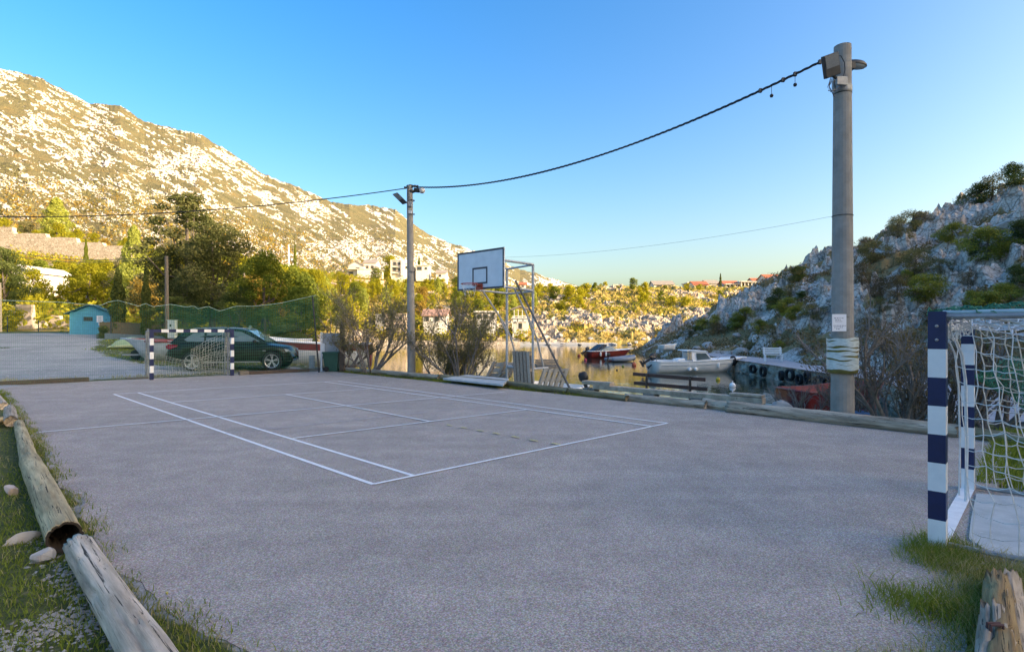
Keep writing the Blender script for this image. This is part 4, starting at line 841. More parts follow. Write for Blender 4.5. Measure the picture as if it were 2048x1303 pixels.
# paper notice, padding
nb = P3(1678.5, 645, NPB.y-.215)
no = MB().box(nb, (.24, .006, .29)); no = no.build('paper_notice', M_paper, label='white paper notice wired to the near concrete pole', cat='notice'); 
m_ = MB(); rg = random.Random(2)
for row_, x0, x1 in ((8.5, 4, 21), (11.8, 6, 15), (15, 6, 17), (23.4, 3, 22.5), (26.8, 4, 19), (30, 7.5, 14)):
    x = x0
    while x < x1:
        l = rg.uniform(1.2, 3.6); cx_ = nb.x-.12+(x+l/2-1.)/24*.235; m_.box((cx_, nb.y-.0045, nb.z+.145-(row_-.5)/34*.29), (l/24*.2, .002, .009)); x += l+.9
m_.build('print', M_ink, no)
for z in (nb.z+.10, nb.z-.13):
    q = MB(); q.tube([nb+Vector((.10, .0, z-nb.z)), nb+Vector((.20, .05, z-nb.z)), nb+Vector((.26, .14, z-nb.z))], .003, 4); q.build('wire_tie', M_blk, no)
pt = thing('pole_padding', 'olive foam padding wrapped in white plastic tape around the near pole', 'padding', (NPB.x, NPB.y, .62))
z0 = CAMZ-(746-660)/1120*Yp; z1 = CAMZ-(676-660)/1120*Yp
q = MB(); q.lathe([(.19, z0), (.232, z0+.01), (.236, z0+.1), (.228, z0+.3), (.235, z1-.05), (.225, z1), (.18, z1)], (NPB.x, NPB.y, 0), 28); q.build('foam', mat('olive_foam', (.21, .19, .045), (.14, .125, .04), 9, .9, bmp=.5, bs=30), pt, smooth=True)
M_tape = mat('plastic_tape', (.62, .68, .65), (.46, .52, .50), 12, .35, bmp=.6, bs=18, stretch=(1, 1, 3))
q = MB(); rg = random.Random(9); nn = 40
for k in range(9):
    zc = z0+.09+k*(z1-z0-.10)/8; w_ = rg.uniform(.022, .042); t1 = rg.uniform(-.035, .035); ph = rg.uniform(0, 6.28); vs = []
    for i in range(nn+1):
        a_ = i/nn*6.283; dz = t1*math.sin(a_+ph)+.008*math.sin(5*a_+k); ww_ = w_*(.55+.45*abs(math.sin(a_*1.5+ph))); rr = .243+.004*math.sin(7*a_+k)+.003*(k % 2)
        for s_ in (-1, 1): vs.append(Vector((NPB.x+math.cos(a_)*rr, NPB.y+math.sin(a_)*rr, zc+dz+s_*ww_)))
    q.add(vs, [(2*i, 2*i+2, 2*i+3, 2*i+1) for i in range(nn)])
q.build('tape_wrap', M_tape, pt, smooth=True)
# far pole
FP = utility_pole('utility_pole', FPB, 6.30, .135, .095, 'concrete utility pole with two lamps at the far corner of the court', lean=(-.06, 0))
Yf = FPB.y; 
floodlight(FP, px(800, 397, Yf-.2), (.55, -.30, .1), (-.62, .1, .62), 1, .20, .50, .05, px(817, 404, Yf-.1))
MB().box(px(819.5, 408, Yf-.12), (.13, .06, .16)).build('bracket', M_galv, FP); MB().box(px(820.5, 424, Yf-.14), (.10, .07, .09)).build('junction_box', mat('box_plastic', (.62, .63, .65), (.55, .56, .58), 4, .5), FP)
strap(FP, FPB, .1, 5.8, M_blk, .03); strap(FP, FPB, .105, 5.35, M_blk, .02); strap(FP, FPB, .12, 3.45, M_blk, .015); strap(FP, FPB, .1, 6.1, M_blk, .06)
q = MB(); q.tube([px(828, 380, Yf), px(839, 381, Yf)], .075, 12); q.build('globe_lamp_base', M_dark, FP)
q = MB(); q.ball(px(844, 381, Yf), .10, 14, (1.1, 1, 1)); q.build('globe', mat('globe_glass', (.62, .64, .64), (.56, .58, .58), 5, .1, bmp=0), FP, smooth=True)
q = MB()
for k in range(6):
    c0 = px(810+k*5, 374+rg.uniform(-3, 3), Yf-.05); q.box(c0, (.06, .06, .07), rz=k)
q.tube([px(812, 376, Yf), px(820, 369, Yf-.1), px(832, 372, Yf), px(838, 378, Yf)], .014, 5); q.tube([px(818, 374, Yf-.1), px(815, 388, Yf-.12), px(817, 402, Yf-.12)], .010, 5); q.build('cable_clamp', M_dark, FP)
# ---------------------------------------------------------------- goals
def striped_post(t, p, q, w_, n, first='n', name='post', d_=None, joint=0, up=(0, 0, 1)):
    m_ = MB(); p = Vector(p); q = Vector(q)
    d = (q-p)
    cuts = [0]+[(1.32+k)/(n+.32) for k in range(n)] if joint else [k/n for k in range(n+1)]
    cuts[-1] = 1
    for k in range(len(cuts)-1):
        m_.mi = (k+(first != 'n')) % 2; m_.bar(p+d*cuts[k], p+d*cuts[k+1], w_, d_ or w_, up)
    return m_.build(name, [M_navy, M_white], t, bevel=0)
def cord_net(t, fn, nu, nv, r, m, name='net', wob=.0, seed=0, skip=0.):
    """fn(u,v)->Vector ; cords along both directions, as one mesh"""
    rg = random.Random(seed); P = [[fn(i/nu, j/nv)+Vector((rg.gauss(0, wob), rg.gauss(0, wob), rg.gauss(0, wob))) for j in range(nv+1)] for i in range(nu+1)]
    q = MB()
    def seg(a, b):
        d = b-a
        if d.length < 1e-5: return
        u = d.normalized().orthogonal()*r; w2 = d.normalized().cross(u)
        q.add([a+u, a-u*.5+w2*.87, a-u*.5-w2*.87, b+u, b-u*.5+w2*.87, b-u*.5-w2*.87], [(0, 1, 4, 3), (1, 2, 5, 4), (2, 0, 3, 5)])
    for i in range(nu+1):
        for j in range(nv+1):
            if i < nu and rg.random() >= skip:
                a, b = P[i][j], P[i+1][j]; mid = (a+b)/2+Vector((0, 0, -(a-b).length*.10)) if wob else None
                if mid: seg(a, mid); seg(mid, b)
                else: seg(a, b)
            if j < nv: seg(P[i][j], P[i][j+1])
    return q.build(name, m, t, kind='stuff')
M_cord = mat('net_cord', (.62, .60, .53), (.50, .48, .42), 30, .8, bmp=0); M_cordw = mat('white_cord', (.66, .67, .66), (.56, .57, .56), 30, .7, bmp=0)
M_grn = mat('green_net_cord', (.03, .22, .13), (.02, .16, .10), 30, .7, bmp=0)
# near goal: posts standing on the goal line, opening towards the court
g1 = Vector(gp(1875.5, 1092, 0)); g2v = Vector(gp(1936, 977, 0)); HT = 1.5+37/1120*g1.y
G1t = thing('handball_goal', 'blue and white striped small goal with torn white net at the right picture edge', 'goal', g1)
striped_post(G1t, g1+Vector((0, 0, HT)), g1, .100, 8, 'n', 'post', joint=1, up=(g2v-g1).normalized())
top2 = Vector((g2v.x, g2v.y, HT)); striped_post(G1t, top2, g2v, .095, 8, 'n', 'post', joint=1, up=(g2v-g1).normalized())
dg = (g2v-g1).normalized(); back = Vector((dg.y, -dg.x, 0))        # away from the court
striped_post(G1t, g1+Vector((0, 0, HT-.052))+dg*.055, top2+Vector((0, 0, -.052))-dg*.053, .075, 9, 'n', 'crossbar')
for k in (.045, .115):
    pass
for zz in (HT-.10, HT-.195):
    m_ = MB(); m_.ball(g1-dg*.052+Vector((0, 0, zz)), .011, 8); m_.build('bolt', M_galv, G1t)
tb = Vector((0, 0, HT-.035))
for base in (g1, g2v):
    q = MB(); q.tube([base+tb+back*.05, base+tb+back*.85], .019, 8); q.tube([base+tb+back*.85, base+Vector((0, 0, .03))+back*1.05], .016, 8); q.tube([base+Vector((0, 0, .03))+back*.06, base+Vector((0, 0, .03))+back*1.05], .019, 8); q.build('side_frame', M_galv, G1t)
q = MB(); q.tube([g1+tb+back*.85, g2v+tb+back*.85], .019, 8); q.tube([g1+Vector((0, 0, .03))+back*1.05, g2v+Vector((0, 0, .03))+back*1.05], .019, 8); q.build('rear_frame', M_galv, G1t)
def side_net(base):
    def f(u, v):
        top = base+tb+back*(.07+.80*u); bot = base+Vector((0, 0, .04))+back*(.20+.92*u)
        s = top.lerp(bot, v); bulge = math.sin(v*math.pi)*math.sin(min(1, u*1.1)*math.pi)
        return s-dg*(.10*bulge)*(1 if base is g1 else -1)+Vector((0, 0, -.05*math.sin(u*math.pi)*(1-v)))
    return f
cord_net(G1t, side_net(g2v), 9, 15, .0042, M_cord, wob=.012, seed=3); cord_net(G1t, side_net(g1), 8, 14, .0026, M_cordw, wob=.012, seed=4)
cord_net(G1t, lambda u, v: (g1+tb+back*.85).lerp(g2v+tb+back*.85, u).lerp((g1+Vector((0, 0, .03))+back*1.05).lerp(g2v+Vector((0, 0, .03))+back*1.05, u), v)+back*.14*math.sin(v*math.pi), 20, 15, .0032, M_cord, wob=.012, seed=5)
cord_net(G1t, lambda u, v: (g1+tb+back*(.05+.8*v)).lerp(g2v+tb+back*(.05+.8*v), u)+Vector((0, 0, -.10*math.sin(u*math.pi)*math.sin(.4+v*2.4)-.03*math.sin(u*17))), 20, 8, .0042, M_cordw, wob=.016, seed=6)
q = MB(); a0 = g1+Vector((.05, 0, HT-.02))
pts = [a0, a0+Vector((.03, .1, -.10)), P3(1912, 680, 4.5), P3(1924, 710, 4.7), P3(1931, 760, 4.8), P3(1934, 900, 4.9), P3(1932, 1000, 4.9), P3(1928, 1040, 4.6), P3(1905, 1075, 4.15)]
q.tube(pts, .011, 6); q.tube([p+Vector((.018, .03, .01*math.sin(i*2))) for i, p in enumerate(pts[:-1])], .008, 6); q.tube([p+Vector((.035, .12, .01*math.sin(i*2))) for i, p in enumerate(pts[2:-2])], .007, 6)
q.build('hanging_rope', M_cordw, G1t)
q = MB(); rg = random.Random(3)
for k in range(26):
    f = k/25; c0 = (g1+dg*.06).lerp(g2v, f)+Vector((0, 0, HT-.10)); 
    q.tube([c0+Vector((rg.gauss(0, .015), rg.gauss(0, .015), .03)), c0+Vector((rg.gauss(0, .02), -.05, -.02+rg.gauss(0, .012))), c0+Vector((.03, .0, -.06+rg.gauss(0, .02)))], .006, 5)
    q.ball(c0+Vector((rg.gauss(0, .01), -.05, -.0+rg.gauss(0, .01))), .018, 6)
q.build('net_lashing', M_cordw, G1t)
# goal line paint
w_ = .10; a0 = g1+dg*.05; a1 = g2v+dg*.0; n_ = back*w_/2; u_ = Vector((0, 0, .010)); MB().quad(a0-n_+u_, a1-n_+u_, a1+n_+u_, a0+n_+u_).build('goal_line', M_line, kind='structure')
# green net piece thrown over the goal and hanging behind it
gn = thing('green_net', 'bundled green fence net thrown over the near goal', 'net', g2v+Vector((.3, .4, 1.0)))
cord_net(gn, lambda u, v: g1+tb+back*(.10+1.6*u)+Vector((-.02, .03+.22*v, .03+.05*abs(math.sin(u*9))*math.sin(v*3.1)+.02*math.sin(u*23+v*3))), 60, 8, .003, M_grn, wob=.01, seed=8)
cord_net(gn, lambda u, v: px(1958+110*u+8*math.sin(v*7), 742-40*u+v*(120*u+12)+6*math.sin(u*9), 7.0+.35*u+.12*math.sin(v*5+u*4)), 30, 32, .0030, M_grn, wob=.012, seed=9)
q = MB(); q.tube([g1+tb+back*.04+Vector((0, .02, .028)), g1+tb+back*2.2+Vector((0, .02, .03))], .016, 8); q.build('top_bar', mat('pale_blue_rail', (.35, .50, .55), (.28, .40, .44), 9, .5), gn)
# far goal
f1 = Vector(gp(303, 759, 0)); f2 = Vector(gp(464, 750.5, 0)); HF = 1.5+2/1120*f1.y; HF2 = 1.5+1/1120*f2.y
G2t = thing('handball_goal', 'blue and white striped small goal with sagging net in front of the dark car', 'goal', f1)
striped_post(G2t, f1+Vector((0, 0, HF)), f1, .10, 7, 'n', 'post', joint=1, up=(f2-f1).normalized()); striped_post(G2t, f2+Vector((0, 0, HF)), f2, .10, 7, 'n', 'post', joint=1, up=(f2-f1).normalized())
dfg = (f2-f1).normalized(); bk = Vector((-dfg.y, dfg.x, 0))
striped_post(G2t, f1+Vector((0, 0, HF-.05))+dfg*.052, f2+Vector((0, 0, HF-.05))-dfg*.052, .095, 11, 'n', 'crossbar')
for base in (f1, f2):
    q = MB(); tt = Vector((0, 0, HF-.06)); q.tube([base+tt+bk*.05, base+tt+bk*.7], .018, 6); q.tube([base+tt+bk*.7, base+bk*.75], .022, 6); q.build('side_frame', M_galv, G2t)
cord_net(G2t, lambda u, v: (f1+bk*.7).lerp(f2+bk*.7, u)+Vector((0, 0, (HF-.75)*(1-v)*(1-.35*math.sin(u*math.pi*1.0)**2*(1-v))+.03))+bk*.25*math.sin(v*3.1), 24, 11, .0048, M_cord, wob=.008, seed=13)
cord_net(G2t, lambda u, v: (f2+bk*(.05+.7*u))+Vector((0, 0, (HF-.1)*(1-v)+.04)), 8, 14, .004, M_cord, wob=.008, seed=14)
cord_net(G2t, lambda u, v: (f1+bk*.7).lerp(f2+bk*.7, .55+.45*u)+Vector((0, 0, (HF-.12)*(1-v)*(.45+.55*u)+.2*(1-u)+.05)), 12, 12, .004, M_cord, wob=.008, seed=15)
# ---------------------------------------------------------------- green ball net behind the far goal
GN = thing('ball_stop_net', 'long fine green ball stop net hung from a scalloped rope behind the far goal', 'net', ab(20.8, 5))
pn_top = [(-200, 590), (0, 600), (120, 604), (200, 611), (216, 604), (235, 600), (253, 605), (278, 612), (291, 606), (304, 613), (330, 610), (342, 608), (372, 614), (388, 611), (394, 618), (415, 612), (440, 622), (470, 612), (510, 612), (560, 606), (632, 590)]
def net_pt(u, v):
    p = -200+832*u; Yn = 16.9+(p-303)*.0088+.55; r0 = np.interp(p, [a for a, b in pn_top], [b for a, b in pn_top]); top = px(p, r0, Yn); bot = px(p, 660+1680/1120*0+1.5*1120/Yn, Yn); return top.lerp(bot, v)
cord_net(GN, lambda u, v: net_pt(u*.62, v), 134, 24, .0013, M_grn, name='mesh', wob=0); cord_net(GN, lambda u, v: net_pt(.62+.38*u, v), 82, 24, .0020, M_grn, name='mesh', wob=0)
cord_net(GN, lambda u, v: net_pt(.64+.36*u, v*.42)+Vector((.03, .12+.1*math.sin(u*14), 0)), 100, 12, .0022, M_grn, name='mesh', wob=0)
q = MB(); q.tube([net_pt(i/120, 0) for i in range(121)], .008, 5); q.build('rope', mat('pale_rope', (.35, .50, .42), (.25, .38, .32), 9, .8, bmp=0), GN)
for p, r in ((632, 590), ):
    q = MB(); b_ = gp(638, 744.5); q.tube([b_, px(625, 592, b_.y)], .028, 8); q.build('net_post', M_dark, GN)
for p in (296, 456):
    b_ = Vector(gp(p, 756 if p < 300 else 749.5)); q = MB(); q.tube([b_, b_+Vector((0, 0, 1.55))], .025, 8); q.build('net_post', M_galv, GN)
q = MB(); b_ = px(500, 666, 21.6); q.bar(px(492, 684, 21.6), px(501, 651, 21.6), .10, .05); q.build('slanted_stay', mat('stay', (.30, .42, .38), (.22, .32, .29), 6, .6), GN)
# ---------------------------------------------------------------- basketball hoop
BA = A_.copy(); BN = B_.copy()                                  # board runs along A_, faces -B_
bR = px(1008, 534, 14.5); bR.z = 0
H = thing('basketball_hoop', 'white basketball backboard with orange rim on a grey pipe frame beside the water', 'basketball hoop', (.25, 15.9, -.15))
def bp(s, z, off=0): return Vector((bR.x, bR.y, z))+BA*s+BN*off         # s metres along the board
BW, BZ0, BZ1 = 1.83, 2.60, 3.655
c_ = bp(BW/2, (BZ0+BZ1)/2, .02); Mb = Matrix((BA, BN, Vector((0, 0, 1)))).transposed()
M_board = mat('board_white', (.66, .74, .80), (.58, .66, .72), 4, .5, bmp=.08, bs=60, spots=((.50, .56, .60), 30, .70)); M_stripe = mat('board_stripe', (.055, .06, .085), (.04, .045, .06), 10, .55, bmp=0)
brd = MB().box(c_, (BW, .035, BZ1-BZ0), M=Mb).build('backboard', M_board, H)
q = MB(); y_ = -.0015
for s0, s1, z0, z1 in ((0, BW, BZ1-.05, BZ1), (0, BW, BZ0, BZ0+.05), (0, .05, BZ0+.05, BZ1-.05), (BW-.05, BW, BZ0+.05, BZ1-.05)):
    q.box(bp((s0+s1)/2, (z0+z1)/2, .0), (s1-s0, .006, z1-z0), M=Mb)
q.build('border_stripe', M_stripe, brd)
q = MB(); a_, b__ = BW/2-.295, BW/2+.295; t0, t1 = BZ0+.15, BZ0+.60
for s0, s1, z0, z1 in ((a_, b__, t1-.05, t1), (a_, b__, t0, t0+.045), (a_, a_+.05, t0+.045, t1-.05), (b__-.05, b__, t0+.045, t1-.05)):
    q.box(bp((s0+s1)/2, (z0+z1)/2, .0), (s1-s0, .006, z1-z0), M=Mb)
q.build('target_square', M_stripe, brd)
M_or = mat('orange_paint', (.42, .065, .03), (.30, .045, .025), 14, .5)
rc = bp(BW/2, 2.73, -.15-.225); q = MB(); ring = [rc+BA*math.cos(k*6.2832/28)*.225+BN*math.sin(k*6.2832/28)*.225 for k in range(29)]; q.tube(ring, .011, 6, False)
q.tube([rc+BA*-.14+BN*.19, bp(BW/2-.10, 2.66, -.02)], .009, 6); q.tube([rc+BA*.14+BN*.19, bp(BW/2+.10, 2.66, -.02)], .009, 6); q.build('rim', M_or, H, smooth=True)
q = MB(); q.box(bp(BW/2, 2.67, -.03), (.24, .05, .17), M=Mb); q.box(bp(BW/2, 2.715, -.09), (.15, .14, .03), M=Mb); q.build('rim_bracket', M_or, H)
rg = random.Random(4); q = MB()
for k in range(12):
    for sg in (-1, 1):
        if rg.random() < .28: continue
        an = k*.5236; pts = []
        for j in range(4):
            rr = .22-.035*j; aa = an+sg*j*.26; pts.append(rc+BA*math.cos(aa)*rr+BN*math.sin(aa)*rr+Vector((0, 0, -.10*j-.01)))
        q.tube(pts[:4 if rg.random() < .6 else 3], .004, 4)
q.build('hoop_net', M_cordw, H)
p2t = px(1066, 528, 15.6); p1t = px(1014, 537, 16.7); ZT = 3.33; ZB = 2.60
P2 = Vector((p2t.x, p2t.y, 0)); P1 = Vector((p1t.x, p1t.y, 0)); up = lambda v, z: Vector((v.x, v.y, z))
def pipe(pts, name='frame_pipe', r=.030, m=None): return MB().tube(pts, r, 10).build(name, m or M_lgrey, H)
pipe([up(P2, -.2), up(P2, ZT)], 'post', .038); pipe([up(P1, -.2), up(P1, ZT)], 'post', .038)
i0, i1 = bp(.12, 0, .045), bp(BW-.35, 0, .045)
pipe([up(P2, ZT), up(i0, ZT)], r=.034); pipe([up(P1, ZT), up(i1, ZT)], r=.034); pipe([up(P2, ZT-.01), up(P1, ZT-.01)], r=.028); pipe([up(P2, ZB), up(i0, ZB+.04)]); pipe([up(P1, ZB), up(i1, ZB+.04)]); pipe([up(P2, ZB-.02), up(P1, ZB-.02)], r=.026)
for P_, ii in ((P2, i0), (P1, i1)):
    f = lambda k, z: up(P_.lerp(ii, k), z); back = lambda k, z: up(P_+(P_-ii).normalized()*k, z)
    e_ = up(P_, 1.72)
    pipe([f(.62, ZB+.02), f(.22, 1.95), f(.05, 1.66), back(.18, 1.25), back(.42, .62), back(.50, .42)], 'brace', .026); pipe([f(.22, 1.95), f(.06, 1.55), f(0.0, 1.40)], 'brace', .022)
    pipe([up(P_, .42), back(1.1, .42)], 'base_bar', .034); pipe([back(1.1, .42), back(1.1, .22)], 'base_bar', .030)
pipe([up(P1, .42), up(P2, .42)], 'base_bar', .034); pipe([up(P1, .42)+(P1-i1).normalized()*1.1, up(P2, .42)+(P2-i0).normalized()*1.1], 'base_bar', .034)
MB().tube([gp(1143, 783), px(1031, 561, 15.1)], .028, 10).build('leaning_pipe', mat('dull_pipe', (.13, .125, .12), (.09, .085, .08), 12, .7, .2), label='loose dark pipe leaning against the basketball frame', cat='pipe')
# pallets and plate below
def pallet(o, ux, uy, w_, h_, n, label, m=M_wood, gap=.5, two=True):
    t = thing('wooden_pallet', label, 'pallet', o, 0, 'old pallets under the basketball hoop'); ux = Vector(ux).normalized(); uy = Vector(uy).normalized(); nz = ux.cross(uy).normalized(); o = Vector(o); M = Matrix((ux, uy, nz)).transposed()
    bw = w_/(n+(n-1)*gap)
    for s in ((0, 1) if two else (0,)):
        for k in range(n): MB().box(o+ux*(bw/2+k*bw*(1+gap))+uy*h_/2+nz*(.05 if s == 0 else -.06)+uy*rg.uniform(-.015, .015), (bw, h_, .02), M=M).build('slat', m if rg.random() < .6 else M_wood2, t)
    for f in (.06, .5, .94): MB().box(o+ux*w_/2+uy*h_*f+nz*-.005, (w_, .09, .085), M=M).build('bearer', m, t)
    return t
pallet(px(1031, 775, 14.9), (.80, -.45, 0), (-.06, .1, 1), .50, .98, 5, 'weathered pallet standing upright under the hoop frame', gap=.32)
pallet(px(1072, 781, 14.5), (.92, .2, 0), (.30, .22, .80), .68, .60, 5, 'pallet leaning to the right below the hoop frame', M_wood2, gap=.65)
pallet(px(972, 754, 17.0), (.30, .15, .62), (.95, -.35, .03), .52, .78, 3, 'dark pallet tilted behind the left hoop post', M_wood, gap=.22, two=False)
q = MB(); a0 = gp(886, 760, .10); q.prism([gp(886, 759, .08), gp(1006, 772, .10), gp(1018, 760, .10), gp(935, 752, .10)], (0, 0, .05)); q.build('concrete_plate', M_conc, label='flat concrete plate lying behind the mossy log', cat='concrete plate')
q = MB(); q.bar(px(995, 757, 16.6), px(1006, 744, 16.4), .07, .03); q.build('loose_board', M_wood2, label='short pale board propped on the concrete plate', cat='board')
t = thing('board_stack', 'stack of old boards and bricks on the hoop base', 'board stack', px(1098, 737, 16.2))
for k in range(4): MB().bar(px(1072+rg.uniform(-2, 2), 733-4.4*k, 16.2), px(1119-k*2+rg.uniform(-3, 3), 734-4.6*k, 16.3), .30-.05*k, .045).build('board', M_wood, t)
# ---------------------------------------------------------------- guard rail of beams on blocks
RL = thing('beam_rail', 'low weathered beam rail on wooden blocks between the court and the boats', 'rail', ab(6, 11.3))
def rp(p, b=11.3, z=0.): X_ = (p-1024)/1120; Y_ = b/(.688*X_+.725); return Vector((X_*Y_, Y_, z))
M_beam = mat('beam_wood', (.52, .43, .335), (.31, .25, .195), 5, .9, bmp=.7, bs=25, stretch=(1.5, 1.5, 1.5), spots=((.12, .10, .08), 9, .64))
for k, (p0, p1, z, h_) in enumerate(((1168, 1224, .215, .085), (1190, 1398, .125, .10), (1345, 1528, .115, .13), (1462, 1527, .215, .05))):
    MB().bar(rp(p0, 11.3, z), rp(p1, 11.3, z), .20, h_).build('beam', M_beam, RL, bevel=.01)
for p0, w_ in ((1176, .17), (1189, .13), (1302, .30), (1398, .27), (1513, .26)): MB().box(rp(p0, 11.3, -.05), (w_, .22, .26), rz=2.33).build('block', mat('block_wood', (.27, .25, .22), (.16, .145, .125), 8, .9, bmp=.6, bs=30, stretch=(4, 4, 1)) if p0 == 1176 else bpy.data.materials['block_wood'], RL, bevel=.008)
BN2 = thing('bench', 'brown slatted bench back on black posts behind the beam rail, facing the boats', 'bench', rp(1337, 12.0))
M_br = mat('brown_slat', (.085, .035, .028), (.05, .024, .02), 8, .45, bmp=.15, bs=30)
for z0, z1, pa, pb in ((.43, .40, 1266, 1411), (.21, .19, 1268, 1415)): MB().bar(rp(pa, 12., z0), rp(pb, 12., z1), .03, .085).build('back_slat', M_br, BN2, bevel=.006)
for p0 in (1293, 1380): MB().bar(rp(p0, 11.96, -.28), rp(p0, 11.96, .46), .05, .03).build('post', M_dark, BN2)
for k in range(3): MB().bar(rp(1266, 12.15+.12*k, .03), rp(1424, 12.15+.12*k, .03), .09, .035).build('seat_slat', M_wood2, BN2)
# ---------------------------------------------------------------- boats
def hull(L_, Bm, Hh, ns=22, rake=.16, sheer=.18, vee=.35, full=.5, deck=None):
    """bow towards +x, waterline z=0; returns outer rows"""
    S = []
    for i in range(ns+1):
        u = i/ns; x = -L_/2+L_*u; w_ = Bm/2*(1-.10*(1-u)**2)*(1-max(0, (u-full)/(1-full))**2.4) ; w_ = max(w_, .012); sh = Hh*(1+sheer*max(0, u-.3)**1.5*2)
        kz = -.22*Hh*(1-max(0, u-.75)/.25*.9)+max(0, u-.86)/.14*sh*.85; xx = lambda f: x+rake*L_*max(0, u-.6)/.4*f*.45
        S.append([(xx(0), 0, kz), (xx(.15), w_*.62, kz+vee*Hh*.4), (xx(.35), w_*.86, kz+(sh-kz)*.42), (xx(.7), w_*.97, kz+(sh-kz)*.72), (xx(1), w_, sh)])
    return S
def hull_mesh(S, bands=(0,)):
    q = MB(); n = len(S[0]); vs = []
    for r in S: vs += r+[(p[0], -p[1], p[2]) for p in r]
    m2 = 2*n
    for i in range(len(S)-1):
        for k in range(n-1):
            a = i*m2+k; b = (i+1)*m2+k
            for f in ((a, b, b+1, a+1), (a+n, a+n+1, b+n+1, b+n)): q.f.append(f); q.m.append(bands[min(k, len(bands)-1)])
    q.f.append(tuple(range(n))+tuple(range(2*n-1, n, -1))); q.m.append(bands[-1]); q.v = vs; return q
def deck_mesh(S, inset=.08, drop=.0, i0=0, i1=None, z=None):
    q = MB(); i1 = i1 or len(S)-1
    for i in range(i0, i1):
        a, b = S[i][-1], S[i+1][-1]; za, zb = (a[2]-drop, b[2]-drop) if z is None else (z, z)
        q.add([(a[0], a[1]*(1-inset), za), (b[0], b[1]*(1-inset), zb), (b[0], -b[1]*(1-inset), zb), (a[0], -a[1]*(1-inset), za)], [(0, 1, 2, 3)])
    return q
def gunwale(S, r, q=None):
    q = q or MB()
    for s in (1, -1): q.tube([(p[-1][0], p[-1][1]*s, p[-1][2]) for p in S], r, 6)
    q.tube([(S[0][-1][0], S[0][-1][1], S[0][-1][2]), (S[0][-1][0], -S[0][-1][1], S[0][-1][2])], r, 6); return q
def outboard(t, x, z, m, tilt=.6, s=1.):
    R = Matrix.Rotation(tilt, 3, 'Y'); o = Vector((x, 0, z))
    q = MB(); pr = [(0, .30), (.09, .29), (.135, .2), (.14, .05), (.11, -.04), (0, -.05)]; q.lathe([(r*s, zz*s) for r, zz in pr], o+R @ Vector((-.10*s, 0, .08*s)), 12, R @ Matrix.Diagonal((1.35, .85, 1)).to_3x3()); c = q.build('outboard_cowling', m, t, local=True, smooth=True)
    q = MB(); q.box(o+R @ Vector((-.08*s, 0, -.25*s)), (.12*s, .07*s, .5*s), M=R); q.box(o+R @ Vector((-.08*s, 0, -.50*s)), (.30*s, .09*s, .09*s), M=R); q.box(o+R @ Vector((-.10*s, 0, -.36*s)), (.26*s, .14*s, .012), M=R); q.tube([o+R @ Vector((-.24*s, -.10*s, -.50*s)), o+R @ Vector((-.24*s, .10*s, -.50*s))], .04*s, 6); q.build('outboard_leg', M_dark, t, local=True)
def fender(t, x, y, z, r=.09, h_=.32, m=None):
    q = MB(); q.lathe([(0, -h_/2), (r*.7, -h_/2+.02), (r, -h_/4), (r, h_/4), (r*.7, h_/2-.02), (0, h_/2)], (x, y, z), 10); q.tube([(x, y, z+h_/2), (x, y*.97, z+h_/2+.2)], .008, 4); q.build('fender', m or M_gel, t, local=True, smooth=True)
# cabin boat
a0 = px(1303, 0, 33.3); a1 = px(1468, 0, 34.2); a0.z = a1.z = 0; cen = (a0+a1)/2; rz = math.atan2((a1-a0).y, (a1-a0).x)
WB = thing('cabin_boat', 'white motorboat with a small cabin moored at the quay', 'boat', (cen.x, cen.y, WL), rz); L_ = (a1-a0).length
S = hull(L_, 1.95, .66, sheer=.26, rake=.34); hm = hull_mesh(S); hm.build('hull', M_gel, WB, local=True, smooth=True)
gunwale(S, .035).build('gunwale', M_gel, WB, local=True, smooth=True); deck_mesh(S, .03, .01, 12).build('foredeck', M_gel, WB, local=True, smooth=True); deck_mesh(S, .10, .0, 0, 12, z=.28).build('cockpit_floor', M_gel, WB, local=True)
q = MB()
for s in (1, -1): q.tube([(p[3][0], p[3][1]*1.01*s, p[3][2]) for p in S[1:-1]], .014, 5)
q.build('rub_strake', mat('blue_grey_stripe', (.30, .36, .40), (.26, .31, .35), 5, .5), WB, local=True)
q = MB(); q.prism([(-.35, -.62, .62), (-.45, -.58, 1.25), (.55, -.56, 1.20), (1.0, -.45, .72)], (0, .04, 0)); q.prism([(-.35, .58, .62), (-.45, .54, 1.25), (.55, .52, 1.20), (1.0, .41, .72)], (0, .04, 0)); q.add([(.55, -.56, 1.2), (.55, .56, 1.2), (1.0, .45, .72), (1.0, -.45, .72)], [(0, 1, 2, 3)]); q.build('cabin', M_gel, WB, local=True)
q = MB(); q.prism([(-.75, -.63, 1.27), (-.70, -.63, 1.33), (.5, -.60, 1.29), (.70, -.58, 1.20)], (0, 1.24, 0)); q.build('cabin_roof', M_gel, WB, local=True, bevel=.02)
q = MB(); q.prism([(-.08, -.625, .74), (-.12, -.595, 1.14), (.50, -.585, 1.12), (.86, -.50, .78)], (0, .012, 0)); q.add([(.585, -.48, 1.15), (.585, .48, 1.15), (.93, .40, .79), (.93, -.40, .79)], [(0, 1, 2, 3)]); q.build('window', M_glass, WB, local=True)
q = MB(); q.prism([(.90, -.60, .62), (1.0, -.45, .76), (1.55, -.30, .70), (1.7, -.28, .66)], (0, .9, 0)); q.build('coach_roof', M_gel, WB, local=True)
for x_ in (-.62, -.46): MB().box((x_-.02, -.60, .98), (.11, .05, .46)).build('door_post', mat('tan_trim', (.52, .42, .28), (.44, .36, .25), 8, .5) if x_ == -.62 else bpy.data.materials['tan_trim'], WB, local=True)
